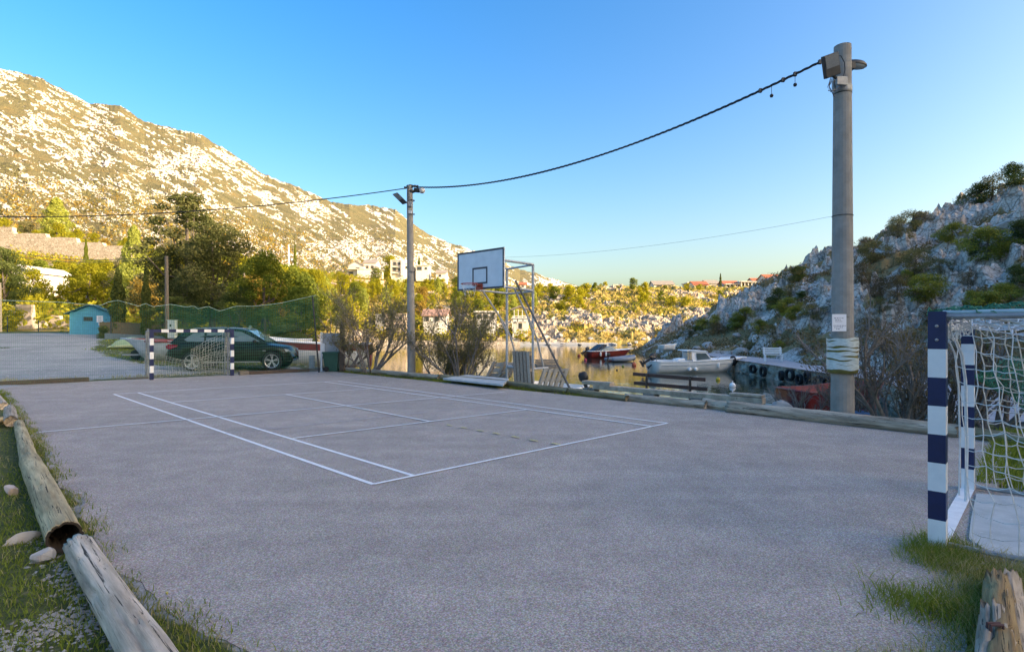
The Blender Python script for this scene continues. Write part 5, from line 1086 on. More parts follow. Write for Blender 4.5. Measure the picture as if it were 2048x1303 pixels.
q = MB(); q.prism([(-1.25, -.7, .3), (-1.35, -.7, .80), (-.9, -.7, .86), (-.75, -.7, .3)], (0, .7, 0)); q.build('cockpit_seat', M_gel, WB, local=True, bevel=.03)
outboard(WB, -L_/2-.05, .70, M_dark, 1.05, 1.15); outboard(WB, -L_/2+.05, .42, M_gel, .9, .6)
for x_ in (-.75, -.35): 
    q = MB(); q.ball((x_, -.98, .22), .12, 10); q.tube([(x_, -.98, .3), (x_, -.95, .62)], .008, 4); q.build('fender', M_gel, WB, local=True, smooth=True)
fender(WB, 1.15, -.86, .42, .07, .34)
q = MB()
for k in range(7): q.box((1.72+.058*k, -.62+.045*k, .50+.006*k), (.028, .012, .07 if k % 3 else .055), rz=-.5)
q.build('registration_mark', M_ink, WB, local=True)
q = MB(); q.tube([(-L_/2, -.8, .62), (-L_/2-.1, -.8, .95), (-L_/2-.1, .2, .95)], .015, 5); q.tube([(1.2, -.5, .72), (1.5, -.45, .92), (2.3, -.1, .98)], .012, 5); q.build('handrail', M_steel, WB, local=True)
# moored red boat with dark folded canopy
def place2(p0, p1, Ya, Yb): a = px(p0, 0, Ya); b = px(p1, 0, Yb); a.z = b.z = 0; return (a+b)/2, math.atan2((b-a).y, (b-a).x), (b-a).length
M_rhull = mat('dark_red_hull', (.20, .022, .020), (.15, .018, .016), 5, .35, bmp=.02)
c, rz, L_ = place2(1174, 1256, 50.5, 52); RB = thing('motorboat', 'dark red and white motorboat with a folded black canopy out in the bay', 'boat', (c.x, c.y, WL), rz)
S = hull(L_, 1.6, .62, sheer=.25, rake=.3); hull_mesh(S, (0,)).build('hull', M_rhull, RB, local=True, smooth=True); gunwale(S, .04).build('gunwale', M_gel, RB, local=True, smooth=True); deck_mesh(S, .02, -.02, 0).build('deck', M_gel, RB, local=True)
q = MB(); q.prism([(-1.1, -.6, .64), (-.4, -.6, .98), (.15, -.5, 1.02), (.7, -.4, .72)], (0, 1.2, 0)); q.build('boat_cover', mat('grey_green_cover', (.42, .48, .47), (.34, .39, .38), 4, .7), RB, local=True, bevel=.05)
q = MB(); q.prism([(-1.75, -.55, .62), (-.85, -.55, 1.22), (-.4, -.55, 1.22), (-.42, -.55, 1.02), (-.85, -.55, .98), (-1.2, -.55, .66)], (0, 1.1, 0)); q.build('folded_canopy', M_dark, RB, local=True, bevel=.04)
q = MB(); q.tube([(-1.05, -.58, .7), (-.75, -.58, 1.3), (-.35, -.58, .95)], .014, 4); q.tube([(-1.35, -.58, .7), (-.95, -.58, 1.25)], .014, 4); q.tube([(1.3, -.2, .85), (1.75, -.1, 1.15), (1.75, .1, 1.15), (1.3, .2, .85)], .012, 4); q.build('rail', M_steel, RB, local=True)
outboard(RB, -L_/2-.05, .62, M_grey, .9, 1.0)
for x_ in (-1.2, -.65): fender(RB, x_, -.82, .36, .08, .40)
c, rz, L_ = place2(1218, 1268, 44.5, 45.5); IB = thing('inflatable_boat', 'small grey inflatable dinghy in front of the dark red motorboat', 'boat', (c.x, c.y, WL), rz)
M_inf = mat('grey_hypalon', (.28, .31, .35), (.22, .25, .29), 5, .6)
q = MB(); lp = [(-L_/2, -.55, .18), (L_*.1, -.58, .20), (L_*.35, -.42, .28), (L_*.5, 0, .36), (L_*.35, .42, .28), (L_*.1, .58, .20), (-L_/2, .55, .18)]; q.tube(lp, [.13, .19, .19, .17, .19, .19, .13], 10); q.build('tube', M_inf, IB, local=True, smooth=True)
MB().box((-.1, 0, .08), (L_*.8, .9, .05)).build('floor', M_dark, IB, local=True); MB().box((.1, 0, .26), (.18, 1.0, .04)).build('seat', M_inf, IB, local=True); outboard(IB, -L_/2, .40, M_dark, .25, .8)
q = MB()
for x_ in (-.1, .5): q.box((x_, -.66, .24), (.26, .02, .05))
q.build('grab_handle', M_white, IB, local=True)
# dinghies by the near shore
def dinghy(p0, p1, Ya, Yb, label, m, z=WL, W_=1.3, Hh=.42, motor=None, name='dinghy', inner=None, benches=2, stripe=None, flip=False):
    c, rz, L_ = place2(p0, p1, Ya, Yb); t = thing(name, label, 'boat', (c.x, c.y, z), rz); S = hull(L_, W_, Hh, sheer=.2, rake=.2)
    if stripe: q = hull_mesh(S, (0, 0, 0, 1)); q.build('hull', [m, stripe], t, local=True, smooth=True)
    else: hull_mesh(S).build('hull', m, t, local=True, smooth=True)
    gunwale(S, .03).build('gunwale', m if not stripe else M_gel, t, local=True, smooth=True)
    S2 = [[(p[0]*.97, p[1]*.90, p[2]+.03) for p in r] for r in S[:-1]]; q = hull_mesh(S2); q.build('inner_shell', inner or m, t, local=True, smooth=True)
    for k in range(benches): MB().box((-L_*.22+L_*.30*k, 0, Hh*.62), (.24, W_*.80, .035)).build('thwart', M_wood2 if inner is None else inner, t, local=True)
    if motor: outboard(t, -L_/2, Hh+.15, motor, .35, .8)
    return t
dinghy(1165, 1060, 16.6, 17.4, 'white dinghy with a black outboard left of the beam rail', M_gel, z=-.62, motor=M_dark)
dinghy(1400, 1232, 14.4, 15.0, 'white open dinghy seen behind the beam rail under the brown bench', M_gel, z=-.86, inner=mat('pale_grey_gelcoat', (.50, .56, .57), (.42, .47, .48), 4, .4))
dinghy(1545, 1425, 13.6, 14.2, 'pale dinghy behind the right end of the beam rail', z=-.8, m=mat('sea_green_gelcoat', (.45, .56, .53), (.38, .47, .45), 4, .4))
dinghy(1580, 1752, 14.8, 15.2, 'dark red open boat behind the bare twigs and the near pole', M_rhull, z=WL+.06, W_=1.5, Hh=.86, inner=mat('faded_red', (.36, .09, .085), (.28, .07, .065), 5, .6))
q = MB(); a0 = ab(2.75, 11.35, .02); 
MB().prism([px(1708, 829, 10.4), px(1742, 832, 10.4), px(1748, 826, 10.9), px(1712, 823, 10.9)], (0, 0, .04)).build('blue_tarp', mat('blue_tarp', (.10, .28, .52), (.07, .20, .40), 10, .6, bmp=.6, bs=12), label='folded light blue tarp behind the log right of the near pole', cat='tarp')
# boats laid up on land
M_redst = mat('red_band', (.28, .055, .05), (.20, .045, .04), 6, .5)
t = dinghy(478, 262, 23.6, 23.0, 'old white boat with faded red top band on the grass behind the car', mat('old_white', (.50, .53, .54), (.40, .43, .44), 4, .5, spots=((.33, .34, .32), 8, .6)), z=gz(-14.5, 23.2)+.16, W_=1.7, Hh=.62, name='laid_up_boat', stripe=None, inner=M_redst)
q = MB(); q.tube([(-2.0, -.86, .60), (1.2, -.80, .66)], .045, 6); q.tube([(-2.0, .86, .60), (1.2, .80, .66)], .045, 6); q.build('red_gunwale', M_redst, t, local=True)
tr = thing('boat_trailer', 'boat trailer wheel and frame under the old white boat', 'trailer', (-14.6, 23.3, gz(-14.6, 23.3)))
for p0, Y_ in ((272, 23.4), (385, 23.8)): 
    q = MB(); c_ = px(p0, 0, Y_); c_.z = gz(c_.x, c_.y)+.20; q.lathe([(.20, -.07), (.21, -.05), (.21, .05), (.20, .07), (.12, .08), (0, .06)], c_, 16, Matrix.Rotation(1.5708, 3, 'X')); q.build('wheel', M_rub, tr)
q = MB(); a0 = px(245, 0, 22.8); a1 = px(450, 0, 23.5); a0.z = a1.z = gz(-14, 23)+.28; q.bar(a0, a1, .06); q.bar(a0+Vector((0, .8, 0)), a1+Vector((0, .8, 0)), .06); q.build('frame', M_galv, tr)
q = MB(); c, rz, L_ = place2(234, 272, 27.5, 27.8); t = thing('covered_dinghy', 'small upturned dinghy under a pale green cover on the grass', 'boat', (c.x, c.y, gz(c.x, c.y)), rz)
q = MB(); q.prism([(-.62, -.5, .05), (-.35, -.5, .36), (.15, -.45, .55), (.6, -.4, .42), (.7, -.4, .1)], (0, 1, 0)); q.build('cover', mat('green_cover', (.28, .42, .32), (.20, .32, .25), 5, .7), t, local=True, bevel=.06)
q = MB(); q.prism([(-.75, -.45, .02), (-.6, -.5, .14), (.6, -.5, .16), (.75, -.4, .02)], (0, .95, 0)); q.build('hull', mat('pale_green_hull', (.48, .54, .38), (.38, .44, .30), 5, .6), t, local=True, bevel=.04)
t = dinghy(742, 536, 24.6, 24.0, 'laid up white boat with a brick red band behind the green bin', M_gel, z=gz(-8.5, 24.2)+.30, W_=1.7, Hh=.85, name='laid_up_boat', stripe=M_redst)
q = MB()
for k in range(6): q.box((-1.15+.16*k+(k > 1)*.1, .80-.0*k, .30), (.10, .03, .11 if k % 2 else .09))
q.build('registration_mark', M_ink, t, local=True)
q = MB(); q.box((-1.2, 0, -.16), (.2, 1.2, .2)); q.box((1., 0, -.16), (.2, 1.2, .2)); q.build('cradle', M_oldw, t, local=True)
t = dinghy(610, 505, 26.0, 26.4, 'white upturned bow of a boat just right of the car bonnet', M_gel, z=gz(-11, 26.2)+.35, W_=1.5, Hh=.7, name='laid_up_boat')
dinghy(1322, 1350, 47, 47.5, 'little white dinghy pulled up on the rocks behind the cabin boat', M_gel, z=-.15, W_=1., Hh=.4, benches=1)
# buoys
def buoy(p, row, r, m, label, Yv=None):
    Y_ = 2.5*1120/(row-660+.0); c = px(p, row, Y_); c.z = WL+r*.35; q = MB(); q.ball(c, r, 12); q.tube([c+Vector((0, 0, r*.9)), c+Vector((0, 0, r*1.5))], r*.16, 6); q.build('mooring_buoy', m, label=label, cat='buoy', group='mooring buoys in the bay', smooth=True)
M_bo = mat('orange_buoy', (.50, .10, .04), (.40, .08, .03), 5, .5); M_by = mat('yellow_buoy', (.60, .42, .02), (.50, .34, .02), 5, .5)
buoy(1268, 731, .17, M_bo, 'orange buoy left of the cabin boat'); buoy(1158, 712, .16, M_bo, 'small orange buoy left of the dark red motorboat'); buoy(1171, 721, .13, mat('pink_buoy', (.50, .06, .10), (.4, .05, .08), 5, .5), 'pinkish red buoy below the dark red motorboat')
buoy(1436, 760, .11, M_by, 'yellow buoy in front of the cabin boat'); buoy(1465, 773, .14, M_gel, 'white buoy in front of the quay'); buoy(1246, 733, .09, mat('green_buoy', (.22, .26, .04), (.18, .2, .04), 5, .6), 'small olive buoy beside the orange one'); buoy(1234, 740, .06, M_dark, 'tiny dark float in the calm water')
# ---------------------------------------------------------------- quay with tyres and white bench
ysq = np.arange(10.8, 47, .14); zs = np.linspace(-1.5, -.27, 14); YY, ZZ = np.meshgrid(ysq, zs); XQ = Xq(YY)
Bq, eq, rq = blocks(YY/.42, ZZ/.26, 401, .8); XX = XQ-.10-.14*(Bq-.4)+.10*sst(.12, 0, eq)+.06*fbm(YY*2, ZZ*2, 402, 3)-.10*(ZZ+.27)*-1
def stone_mat():
    m, t, b, N, L = newmat('quay_stone'); v = coord(t); cr = N.new('ShaderNodeAttribute'); cr.attribute_name = 'cell'
    r = ramp(t, cr.outputs['Fac'], [(0, (.24, .21, .17)), (1, (.52, .47, .40))]); n = noise(t, 9, 6, .7, v); r2 = ramp(t, n.outputs[0], [(.3, (.6, .58, .52)), (.65, (1.1, 1.1, 1.08))]); c = mixc(t, 1, r.outputs[0], r2.outputs[0], 'MULTIPLY')
    L.new(c, b.inputs['Base Color']); b.inputs['Roughness'].default_value = .9; bump(t, b, n.outputs[0], .7, .02); return m
M_qs = stone_mat()
me = np_mesh('quay_wall', np.stack([XX.ravel(), YY.ravel(), ZZ.ravel()], 1), grid_faces(len(ysq), len(zs)), M_qs, False, {'cell': rq}); link('quay_wall', me, None, label='rough stone quay wall below the shaded hill', cat='wall')
q = MB()
for k in range(len(ysq)-1):
    a, b = ysq[k], ysq[k+1]; xa, xb = float(Xq(a)), float(Xq(b)); q.add([(xa-.22, a, -.27), (xb-.22, b, -.27), (xb+2.3+.5*math.sin(b*.6), b, -.262), (xa+2.3+.5*math.sin(a*.6), a, -.262)], [(0, 1, 2, 3)])
q.build('quay_path', mat('pale_gravel_path', (.42, .41, .42), (.30, .295, .30), 6, .95, bmp=.6, bs=30), kind='structure')
def tyre(y, z, label, r=.27, tilt=0.):
    x = float(Xq(y))-.30; q = MB(); q.lathe([(r-.09, -.07), (r-.02, -.09), (r, -.05), (r, .05), (r-.02, .09), (r-.09, .07), (r-.10, 0), (r-.09, -.07)], (x, y, z), 18, Matrix.Rotation(1.5708, 3, 'Y') @ Matrix.Rotation(tilt, 3, 'X')); q.build('tyre_fender', M_rub, label=label, cat='tyre', group='old tyres hung along the quay', smooth=True)
for k, (p0, z) in enumerate(((1517, -.62), (1538, -.66), (1575, -.70), (1592, -.60), (1612, -.72), (1627, -.58), (1650, -.66), (1670, -.70))):
    ysv = np.linspace(13, 45, 400); pp = 1024+Xq(ysv)/ysv*1120; y_ = float(ysv[np.argmin(np.abs(pp-p0))]); tyre(y_, z, 'black tyre hung on the quay wall, '+['first', 'second', 'third', 'fourth', 'fifth', 'sixth', 'seventh', 'eighth'][k]+' from the cabin boat', .25+.04*(k % 2), .2*(k % 3-1))
tyre(33.8, -.34, 'black tyre at the bow of the cabin boat', .30)
wbn = px(1545, 0, 31.5); WBn = thing('bench', 'white slatted bench on the quay path below the shaded hill', 'bench', (wbn.x, wbn.y, -.26), -.25)
M_wb = mat('bench_white', (.78, .80, .80), (.70, .72, .72), 5, .5)
for k in range(3): MB().box((0, -.30+.14*k, .40), (1.0, .10, .03)).build('seat_slat', M_wb, WBn, local=True); 
for k in range(3): MB().box((0, .06+.03*k, .50+.12*k), (1.0, .03, .08)).build('back_slat', M_wb, WBn, local=True)
for x_ in (-.42, .42): MB().box((x_, -.16, .20), (.05, .42, .40)).build('leg', M_wb, WBn, local=True); MB().bar((x_, .02, .2), (x_, .16, .82), .05).build('back_support', M_wb, WBn, local=True)
# boulders lying on the shaded hill and the far shore
NR = np.random.RandomState(21); n_ = 0
RM = [rock('boulder', (0, 0, -500-i), (1, .8, .7), 60+i, M_rk, n=22).data for i in range(6)]
for o in [o for o in bpy.data.objects if o.name.startswith('boulder')]: bpy.data.objects.remove(o)
HB = []
for i in range(90):
    y = NR.uniform(14, 64); x = float(Xf(y))+abs(NR.normal())*9+.2; 
    if x > .95*y: continue
    s = NR.uniform(.25, .8)*(1 if y > 22 else .55); o = link('boulder', RM[i % 6], None, (x, y, hz(x, y)-s*.05), NR.uniform(0, 6), 'pale limestone boulder lying on the shaded rocky hill', 'boulder', 'boulders on the shaded hill'); o.scale = (s*NR.uniform(.8, 1.5), s, s*NR.uniform(.6, 1.))
for i in range(36):
    p0 = NR.uniform(1040, 1600); y0_ = float(np.interp(p0, PX, Y0)); Y_ = y0_+NR.uniform(-.6, 3)**1.0; x = (p0-1024)/1120*Y_; s = NR.uniform(.3, .7)
    o = link('boulder', RM[i % 6], None, (x, Y_, max(WL, sz(x, Y_))+s*.15), NR.uniform(0, 6), 'sunlit boulder at the waterline of the far shore', 'boulder', 'boulders along the far waterline'); o.scale = (s*1.3, s, s*.8)
# ---------------------------------------------------------------- car
def car():
    A0 = Vector((-11.36, 20.0, 0)); A1 = Vector((-8.74, 20.4, 0)); d = (A1-A0).normalized(); nrm = Vector((-d.y, d.x, 0)); c = (A0+A1)/2+nrm*.78; rz = math.atan2(d.y, d.x)
    t = thing('parked_car', 'dark green estate SUV parked behind the far goal', 'car', (c.x, c.y, gz(c.x, c.y)+.01), rz)
    M_car = mat('car_paint', (.018, .024, .014), (.014, .019, .012), 4, .22, bmp=0, spec=.35); M_cl = mat('black_cladding', (.018, .018, .018), (.013, .013, .013), 9, .6); M_sil = mat('silver_trim', (.60, .62, .62), (.52, .54, .54), 9, .3, .8, bmp=0)
    WX = (-1.36, 1.34); WR = .345; wheels = []
    tops = [(-2.18, .62), (-2.16, .78), (-2.06, .98), (-1.9, 1.02), (-1.2, 1.005), (0, .985), (.9, .975), (1.05, .965), (1.5, .90), (1.85, .83), (2.08, .74), (2.20, .62), (2.26, .48)]
    wid = [(-2.18, .70), (-2.05, .80), (-1.7, .875), (0, .885), (1.5, .875), (1.9, .82), (2.1, .72), (2.26, .52)]
    xs_ = sorted(set([round(v, 3) for v in np.linspace(-2.18, 2.26, 46)]+[round(w_+s*v, 3) for w_ in WX for s in (-1, 1) for v in (0, .1, .2, .28, .34, .375, .39)]))
    q = MB(); rows = []; K = 9
    for x in xs_:
        tz = float(np.interp(x, [a for a, b in tops], [b for a, b in tops])); w_ = float(np.interp(x, [a for a, b in wid], [b for a, b in wid])); bz = .30+.10*max(0, -x-1.9)/.28+.05*max(0, x-1.95)/.3
        cut = bz
        for wx in WX:
            dd = .385**2-(x-wx)**2
            if dd > 0: cut = max(cut, WR+.0+math.sqrt(dd))
        cut = min(cut, tz-.16)
        m_ = lambda f: cut+(tz-cut)*f
        r = [(x, 0, bz), (x, w_*.80, bz), (x, w_*.985, cut), (x, w_*1.0, cut+.02), (x, w_*1.005, m_(.35)), (x, w_*.995, m_(.62)), (x, w_*.965, m_(.86)), (x, w_*.90, m_(.97)), (x, 0, tz+.035*(x > 1.0)+.0)]
        rows.append(r)
    vs = []; n = len(xs_)
    for r in rows: vs += r+[(p[0], -p[1], p[2]) for p in r]
    q.v = vs
    for i in range(n-1):
        for k in range(K-1):
            a = i*2*K+k; b = (i+1)*2*K+k; mi = 1 if (k <= 2) else 0
            q.f += [(a, b, b+1, a+1), (a+K, a+K+1, b+K+1, b+K)]; q.m += [mi, mi]
    for i, s in ((0, 1), (n-1, -1)):
        f = [i*2*K+k for k in range(K)]+[i*2*K+K+k for k in range(K-2, 0, -1)]; q.f.append(tuple(f)); q.m.append(1 if s > 0 else 0)
    q.build('body', [M_car, M_cl], t, local=True, smooth=True)
    # greenhouse
    G = [(-2.02, 1.0, 1.02), (-1.92, 1.0, 1.16), (-1.72, 1.0, 1.40), (-1.62, 1.0, 1.455), (-1.2, .99, 1.50), (-.5, .985, 1.53), (.1, .98, 1.51), (.38, .975, 1.46), (.75, .97, 1.24), (1.12, .96, .985)]
    q = MB(); vs = []
    for x, z0, z1 in G:
        f = (z1-z0)/.53; y0 = .80; y1 = .80-.20*f; z0 = z0-.02
        r = [(x, y0, z0), (x, y0-.08*f, z0+(z1-z0)*.5), (x, y1, z1-.03*f), (x, y1-.10, z1), (x, 0, z1+.02)]; vs += r+[(p[0], -p[1], p[2]) for p in r]
    q.v = vs
    for i in range(len(G)-1):
        for k in range(4):
            a = i*10+k; b = (i+1)*10+k; q.f += [(a, b, b+1, a+1), (a+5, a+6, b+6, b+5)]; q.m += [0, 0]
    q.build('roof', M_car, t, local=True, smooth=True)
    def yz(z): f = (z-.98)/.53; return .80-(.16*f if f < .5 else .08+.24*(f-.5))
    M_cg = mat('car_glass', (.16, .22, .20), (.12, .17, .16), 3, .03, bmp=0, spec=1.)
    def pane(pts, nm='side_window'):
        for s in (-1, 1):
            q = MB(); q.prism([(x, s*(yz(z)+.004), z) for x, z in pts], (0, s*.006, 0)); q.build(nm, M_cg, t, local=True)
    pane([(-1.66, 1.13), (-1.40, 1.34), (-1.02, 1.41), (-.98, 1.05), (-1.55, 1.06)]); pane([(-.94, 1.05), (-.92, 1.42), (-.30, 1.44), (-.26, 1.05)]); pane([(-.20, 1.05), (-.22, 1.44), (.22, 1.41), (.66, 1.20), (.92, 1.05)])
    q = MB(); q.add([(1.07, -.66, 1.025), (1.07, .66, 1.025), (.42, .58, 1.44), (.42, -.58, 1.44)], [(0, 1, 2, 3)]); q.v = [(a+.03, b, c+.02) for a, b, c in q.v]; q.build('windscreen', M_cg, t, local=True)
    q = MB(); q.add([(-2.03, -.62, 1.05), (-2.03, .62, 1.05), (-1.76, .56, 1.38), (-1.76, -.56, 1.38)], [(0, 3, 2, 1)]); q.v = [(a-.02, b, c+.01) for a, b, c in q.v]; q.build('rear_window', M_cg, t, local=True)
    q = MB()
    for s in (-1, 1): q.tube([(-1.6, s*.60, 1.47), (-1.3, s*.60, 1.535), (-.4, s*.60, 1.56), (.25, s*.60, 1.52), (.42, s*.60, 1.47)], .018, 6)
    q.build('roof_rail', M_sil, t, local=True)
    q = MB()
    for s in (-1, 1): q.bar((-.95, s*.89, .325), (.95, s*.89, .325), .05, .035)
    q.build('sill_strip', M_sil, t, local=True)
    q = MB()
    for s in (-1, 1): q.ball((.78, s*.97, 1.06), .10, 10, (.75, 1.0, .72)); q.bar((.80, s*.84, 1.03), (.79, s*.93, 1.04), .04)
    q.build('wing_mirror', M_cl, t, local=True, smooth=True)
    for s in (-1, 1):
        q = MB(); q.prism([(-2.13, s*.755, .80), (-2.15, s*.74, .90), (-2.06, s*.79, .97), (-1.80, s*.872, .93), (-1.84, s*.872, .87), (-2.0, s*.84, .79)], (0, s*.015, 0)); q.build('tail_light', mat('tail_light', (.35, .015, .015), (.28, .012, .012), 6, .15) if s < 0 else bpy.data.materials['tail_light'], t, local=True)
        q = MB(); q.prism([(2.17, s*.60, .68), (2.06, s*.74, .76), (1.78, s*.86, .79), (1.90, s*.82, .68)], (0, s*.02, .0)); q.build('headlight', mat('headlight', (.55, .6, .62), (.45, .5, .52), 6, .08) if s < 0 else bpy.data.materials['headlight'], t, local=True)
        q = MB(); q.box((-.72, s*.893, .86), (.18, .02, .03)); q.box((.22, s*.893, .85), (.18, .02, .03)); q.build('door_handle', M_car, t, local=True)
        for x_ in (-.95, -.23, .93): MB().box((x_, s*.889, .66), (.008, .006, .46)).build('door_gap', M_blk, t, local=True)
        MB().box((1.08, s*.884, .72), (.10, .02, .03)).build('side_badge', M_sil, t, local=True)
    for wx in WX:
        for s in (-1, 1):
            RX_ = Matrix.Rotation(-1.5708*s, 3, 'X'); cc = Vector((wx, s*.78, WR)); w_ = thing('wheel', None, None, (0, 0, 0)); bpy.data.objects.remove(w_)
            q = MB(); q.lathe([(.20, -.11), (.31, -.11), (.34, -.09), (.345, -.04), (.345, .06), (.335, .095), (.30, .11), (.25, .105), (.235, .08)], cc, 32, RX_); ty = q.build('wheel', M_rub, t, local=True, smooth=True)
            q = MB(); q.lathe([(.255, .095), (.245, .11), (.225, .10), (.22, .02), (.0, .01)], cc, 32, RX_)
            rim = q.build('rim', M_dark, ty, local=True)
            q = MB(); q.lathe([(.256, .095), (.247, .113), (.226, .103), (.228, .09)], cc, 32, RX_)
            for k in range(5):
                for e in (-.16, .16):
                    a = k*1.2566+.3; p = RX_ @ Vector((.05*math.cos(a), .05*math.sin(a), .085)); r_ = RX_ @ Vector((.235*math.cos(a+e), .235*math.sin(a+e), .10)); q.bar(cc+p, cc+r_, .030, .02, up=RX_ @ Vector((0, 0, 1)))
            q.lathe([(.0, .105), (.05, .10), (.055, .07)], cc, 16, RX_); q.build('spoke', M_sil, ty, local=True)
    for o in t.children:
        if o.name.startswith('wheel'): continue
        for v_ in o.data.vertices:
            x = v_.co.x
            if x > 1.75: v_.co.x = 1.75+(x-1.75)*.45
            elif x < -1.76: v_.co.x = -1.76+(x+1.76)*1.3
    return t
car()
# ---------------------------------------------------------------- blue hut
M_blue = mat('blue_boards', (.06, .34, .50), (.05, .29, .43), 5, .65, bmp=.2, bs=40); M_blue2 = mat('blue_trim', (.07, .38, .55), (.055, .32, .47), 5, .6); M_teal = mat('dark_teal_roof', (.02, .12, .15), (.015, .09, .11), 8, .7)
hx0 = px(141, 0, 38.5); hx1 = px(219, 0, 39.5); hc = (hx0+hx1)/2; rz = math.atan2(hx1.y-hx0.y, hx1.x-hx0.x); W_ = (hx1-hx0).length; hzv = 1.5-10/1120*39
HU = thing('wooden_hut', 'bright blue wooden hut with a dark window and pinned notices', 'hut', (hc.x, hc.y, hzv-.05), rz)
nb_ = 22; D_ = 2.2; ez = 1.62; rdg = 2.16
for k in range(nb_):
    x0 = -W_/2+W_*k/nb_; x1 = -W_/2+W_*(k+1)/nb_-.006; zt = lambda x: ez+(rdg-ez)*(1-abs(x)/(W_/2))-.04
    if x0 < -W_*.22 or k >= nb_: continue
    q = MB(); q.prism([(x0, 0, 0), (x1, 0, 0), (x1, 0, zt(x1)), (x0, 0, zt(x0))], (0, .025, 0)); q.build('board', M_blue, HU, local=True)
for k in range(14):
    q = MB(); q.box((-W_*.36, .012, .06+k*.115), (W_*.28, .025, .108)); q.build('board', M_blue, HU, local=True)
q = MB(); q.prism([(-W_/2, .03, 0), (W_/2, .03, 0), (W_/2, .03, ez-.05), (0, .03, rdg-.06), (-W_/2, .03, ez-.05)], (0, D_, 0)); q.build('wall', M_blue, HU, local=True)
q = MB(); q.box((-W_*.22, -.01, .85), (.06, .03, 1.7)); q.box((0, -.012, ez+.02), (W_*.98, .03, .08)); q.box((-W_/2+.03, -.01, .8), (.06, .03, 1.6)); q.box((W_/2-.03, -.01, .8), (.06, .03, 1.6)); q.build('trim', M_blue2, HU, local=True)
for s in (-1, 1):
    q = MB(); q.prism([(0, -.28, rdg), (s*(W_/2+.28), -.28, ez-.13), (s*(W_/2+.28), -.28, ez-.07), (0, -.28, rdg+.07)], (0, D_+.5, 0)); q.build('roof', M_teal, HU, local=True)
wf = MB().box((-W_*.05, -.016, 1.18), (.62, .035, .40)).build('window_frame', M_blue2, HU, local=True); MB().box((-W_*.05, -.038, 1.18), (.52, .012, .30)).build('pane', mat('dark_pane', (.03, .05, .06), (.02, .035, .04), 5, .2), wf, local=True)
nt1 = MB().box((W_*.24, -.012, 1.18), (.36, .01, .46)).build('notice', M_paper, HU, local=True); MB().box((W_*.25, -.012, .84), (.18, .01, .20)).build('notice', M_paper, HU, local=True)
q = MB()
for k in range(6): q.box((W_*.24+rg.uniform(-.02, .02), -.019, 1.34-.06*k), (rg.uniform(.16, .28), .002, .015))
q.build('print', M_ink, nt1, local=True); MB().box((W_*.40, -.02, 1.12), (.06, .05, .05)).build('latch', M_dark, HU, local=True)
# ---------------------------------------------------------------- things around the lot
def simple(name, fn, m, label, cat, group=None, **k): q = MB(); fn(q); return q.build(name, m, label=label, cat=cat, group=group, **k)
EC = thing('electricity_cabinet', 'pale grey electricity cabinet on its plinth behind the far goal', 'cabinet', px(345, 675, 30.5)); b0 = px(345, 677, 30.5)
MB().box((b0.x, b0.y, b0.z+.52), (.40, .26, .95)).build('cabinet_body', mat('cabinet_grey', (.50, .56, .56), (.42, .48, .48), 5, .5), EC, bevel=.01); MB().box((b0.x-.03, b0.y-.135, b0.z+.72), (.10, .01, .14)).build('meter_window', M_dark, EC); MB().box((b0.x, b0.y, b0.z+1.01), (.44, .30, .04)).build('lid', bpy.data.materials['cabinet_grey'], EC)
M_wp = mat('pole_wood', (.17, .145, .12), (.11, .095, .08), 8, .9, bmp=.4, bs=30, stretch=(4, 4, 1))
def woodpole(p, r0, r1, Y_, rad, label, m=M_wp):
    b = px(p, r0, Y_); tp = px(p-1, r1, Y_); t = thing('utility_pole', label, 'utility pole', b); MB().tube([b, tp], [rad, rad*.75], 10).build('shaft', m, t)
    MB().tube([tp+Vector((-.18, 0, -.12)), tp+Vector((.18, 0, -.12))], .02, 6).build('insulator_bar', M_dark, t)
woodpole(334, 672, 512, 32, .12, 'wooden utility pole left of the dark pines'); woodpole(489, 650, 540, 52, .14, 'short wooden utility pole between the pine and the leafy tree'); woodpole(578, 540, 489, 170, .30, 'white concrete mast on the wooded slope', mat('white_mast', (.60, .58, .55), (.5, .48, .46), 5, .8)); woodpole(1, 668, 565, 44, .11, 'wooden utility pole at the left edge of the view')
# sag wires over the stone wall
for k, (r0, r1) in enumerate(((470, 531), (481, 533))):
    a = px(-120, r0-18, 70); b = px(330, r1-18, 40); m_ = MB(); m_.tube(sag(a, b, 1.6, 30), .022, 5); m_.build('overhead_wire', M_blk, label=['upper', 'lower'][k]+' thin wire crossing in front of the long stone wall', cat='wire')
SB = thing('notice_board', 'blank grey board on a thin white post beside the green bin', 'sign', gp(643, 743)); Yb_ = 20.6
MB().box(px(662, 685, Yb_), (.68, .02, .72)).build('board', mat('board_grey', (.36, .385, .41), (.28, .30, .32), 3, .6, bmp=.1), SB); MB().bar(px(643, 743, Yb_-.03), px(643, 664, Yb_-.03), .06, .05).build('post', M_white, SB); MB().box(px(645, 697, Yb_-.05), (.16, .02, .40)).build('side_plate', M_white, SB)
GB = thing('waste_bin', 'dark green wheeled waste bin beside the brown wooden post', 'bin', px(666, 741, 20.5)); q = MB(); b = px(666, 741, 20.5)
q.prism([(b.x-.22, b.y-.24, b.z), (b.x+.22, b.y-.24, b.z), (b.x+.22, b.y+.24, b.z), (b.x-.22, b.y+.24, b.z)], (0, 0, .02)); q.add([(b.x+sx*(.22+.06*k), b.y+sy*(.24+.06*k), b.z+.02+.62*k) for k in (0, 1) for sx, sy in ((-1, -1), (1, -1), (1, 1), (-1, 1))], [(0, 1, 5, 4), (1, 2, 6, 5), (2, 3, 7, 6), (3, 0, 4, 7)]); M_bin = mat('bin_green', (.02, .10, .07), (.015, .075, .055), 6, .5); q.build('bin_body', M_bin, GB)
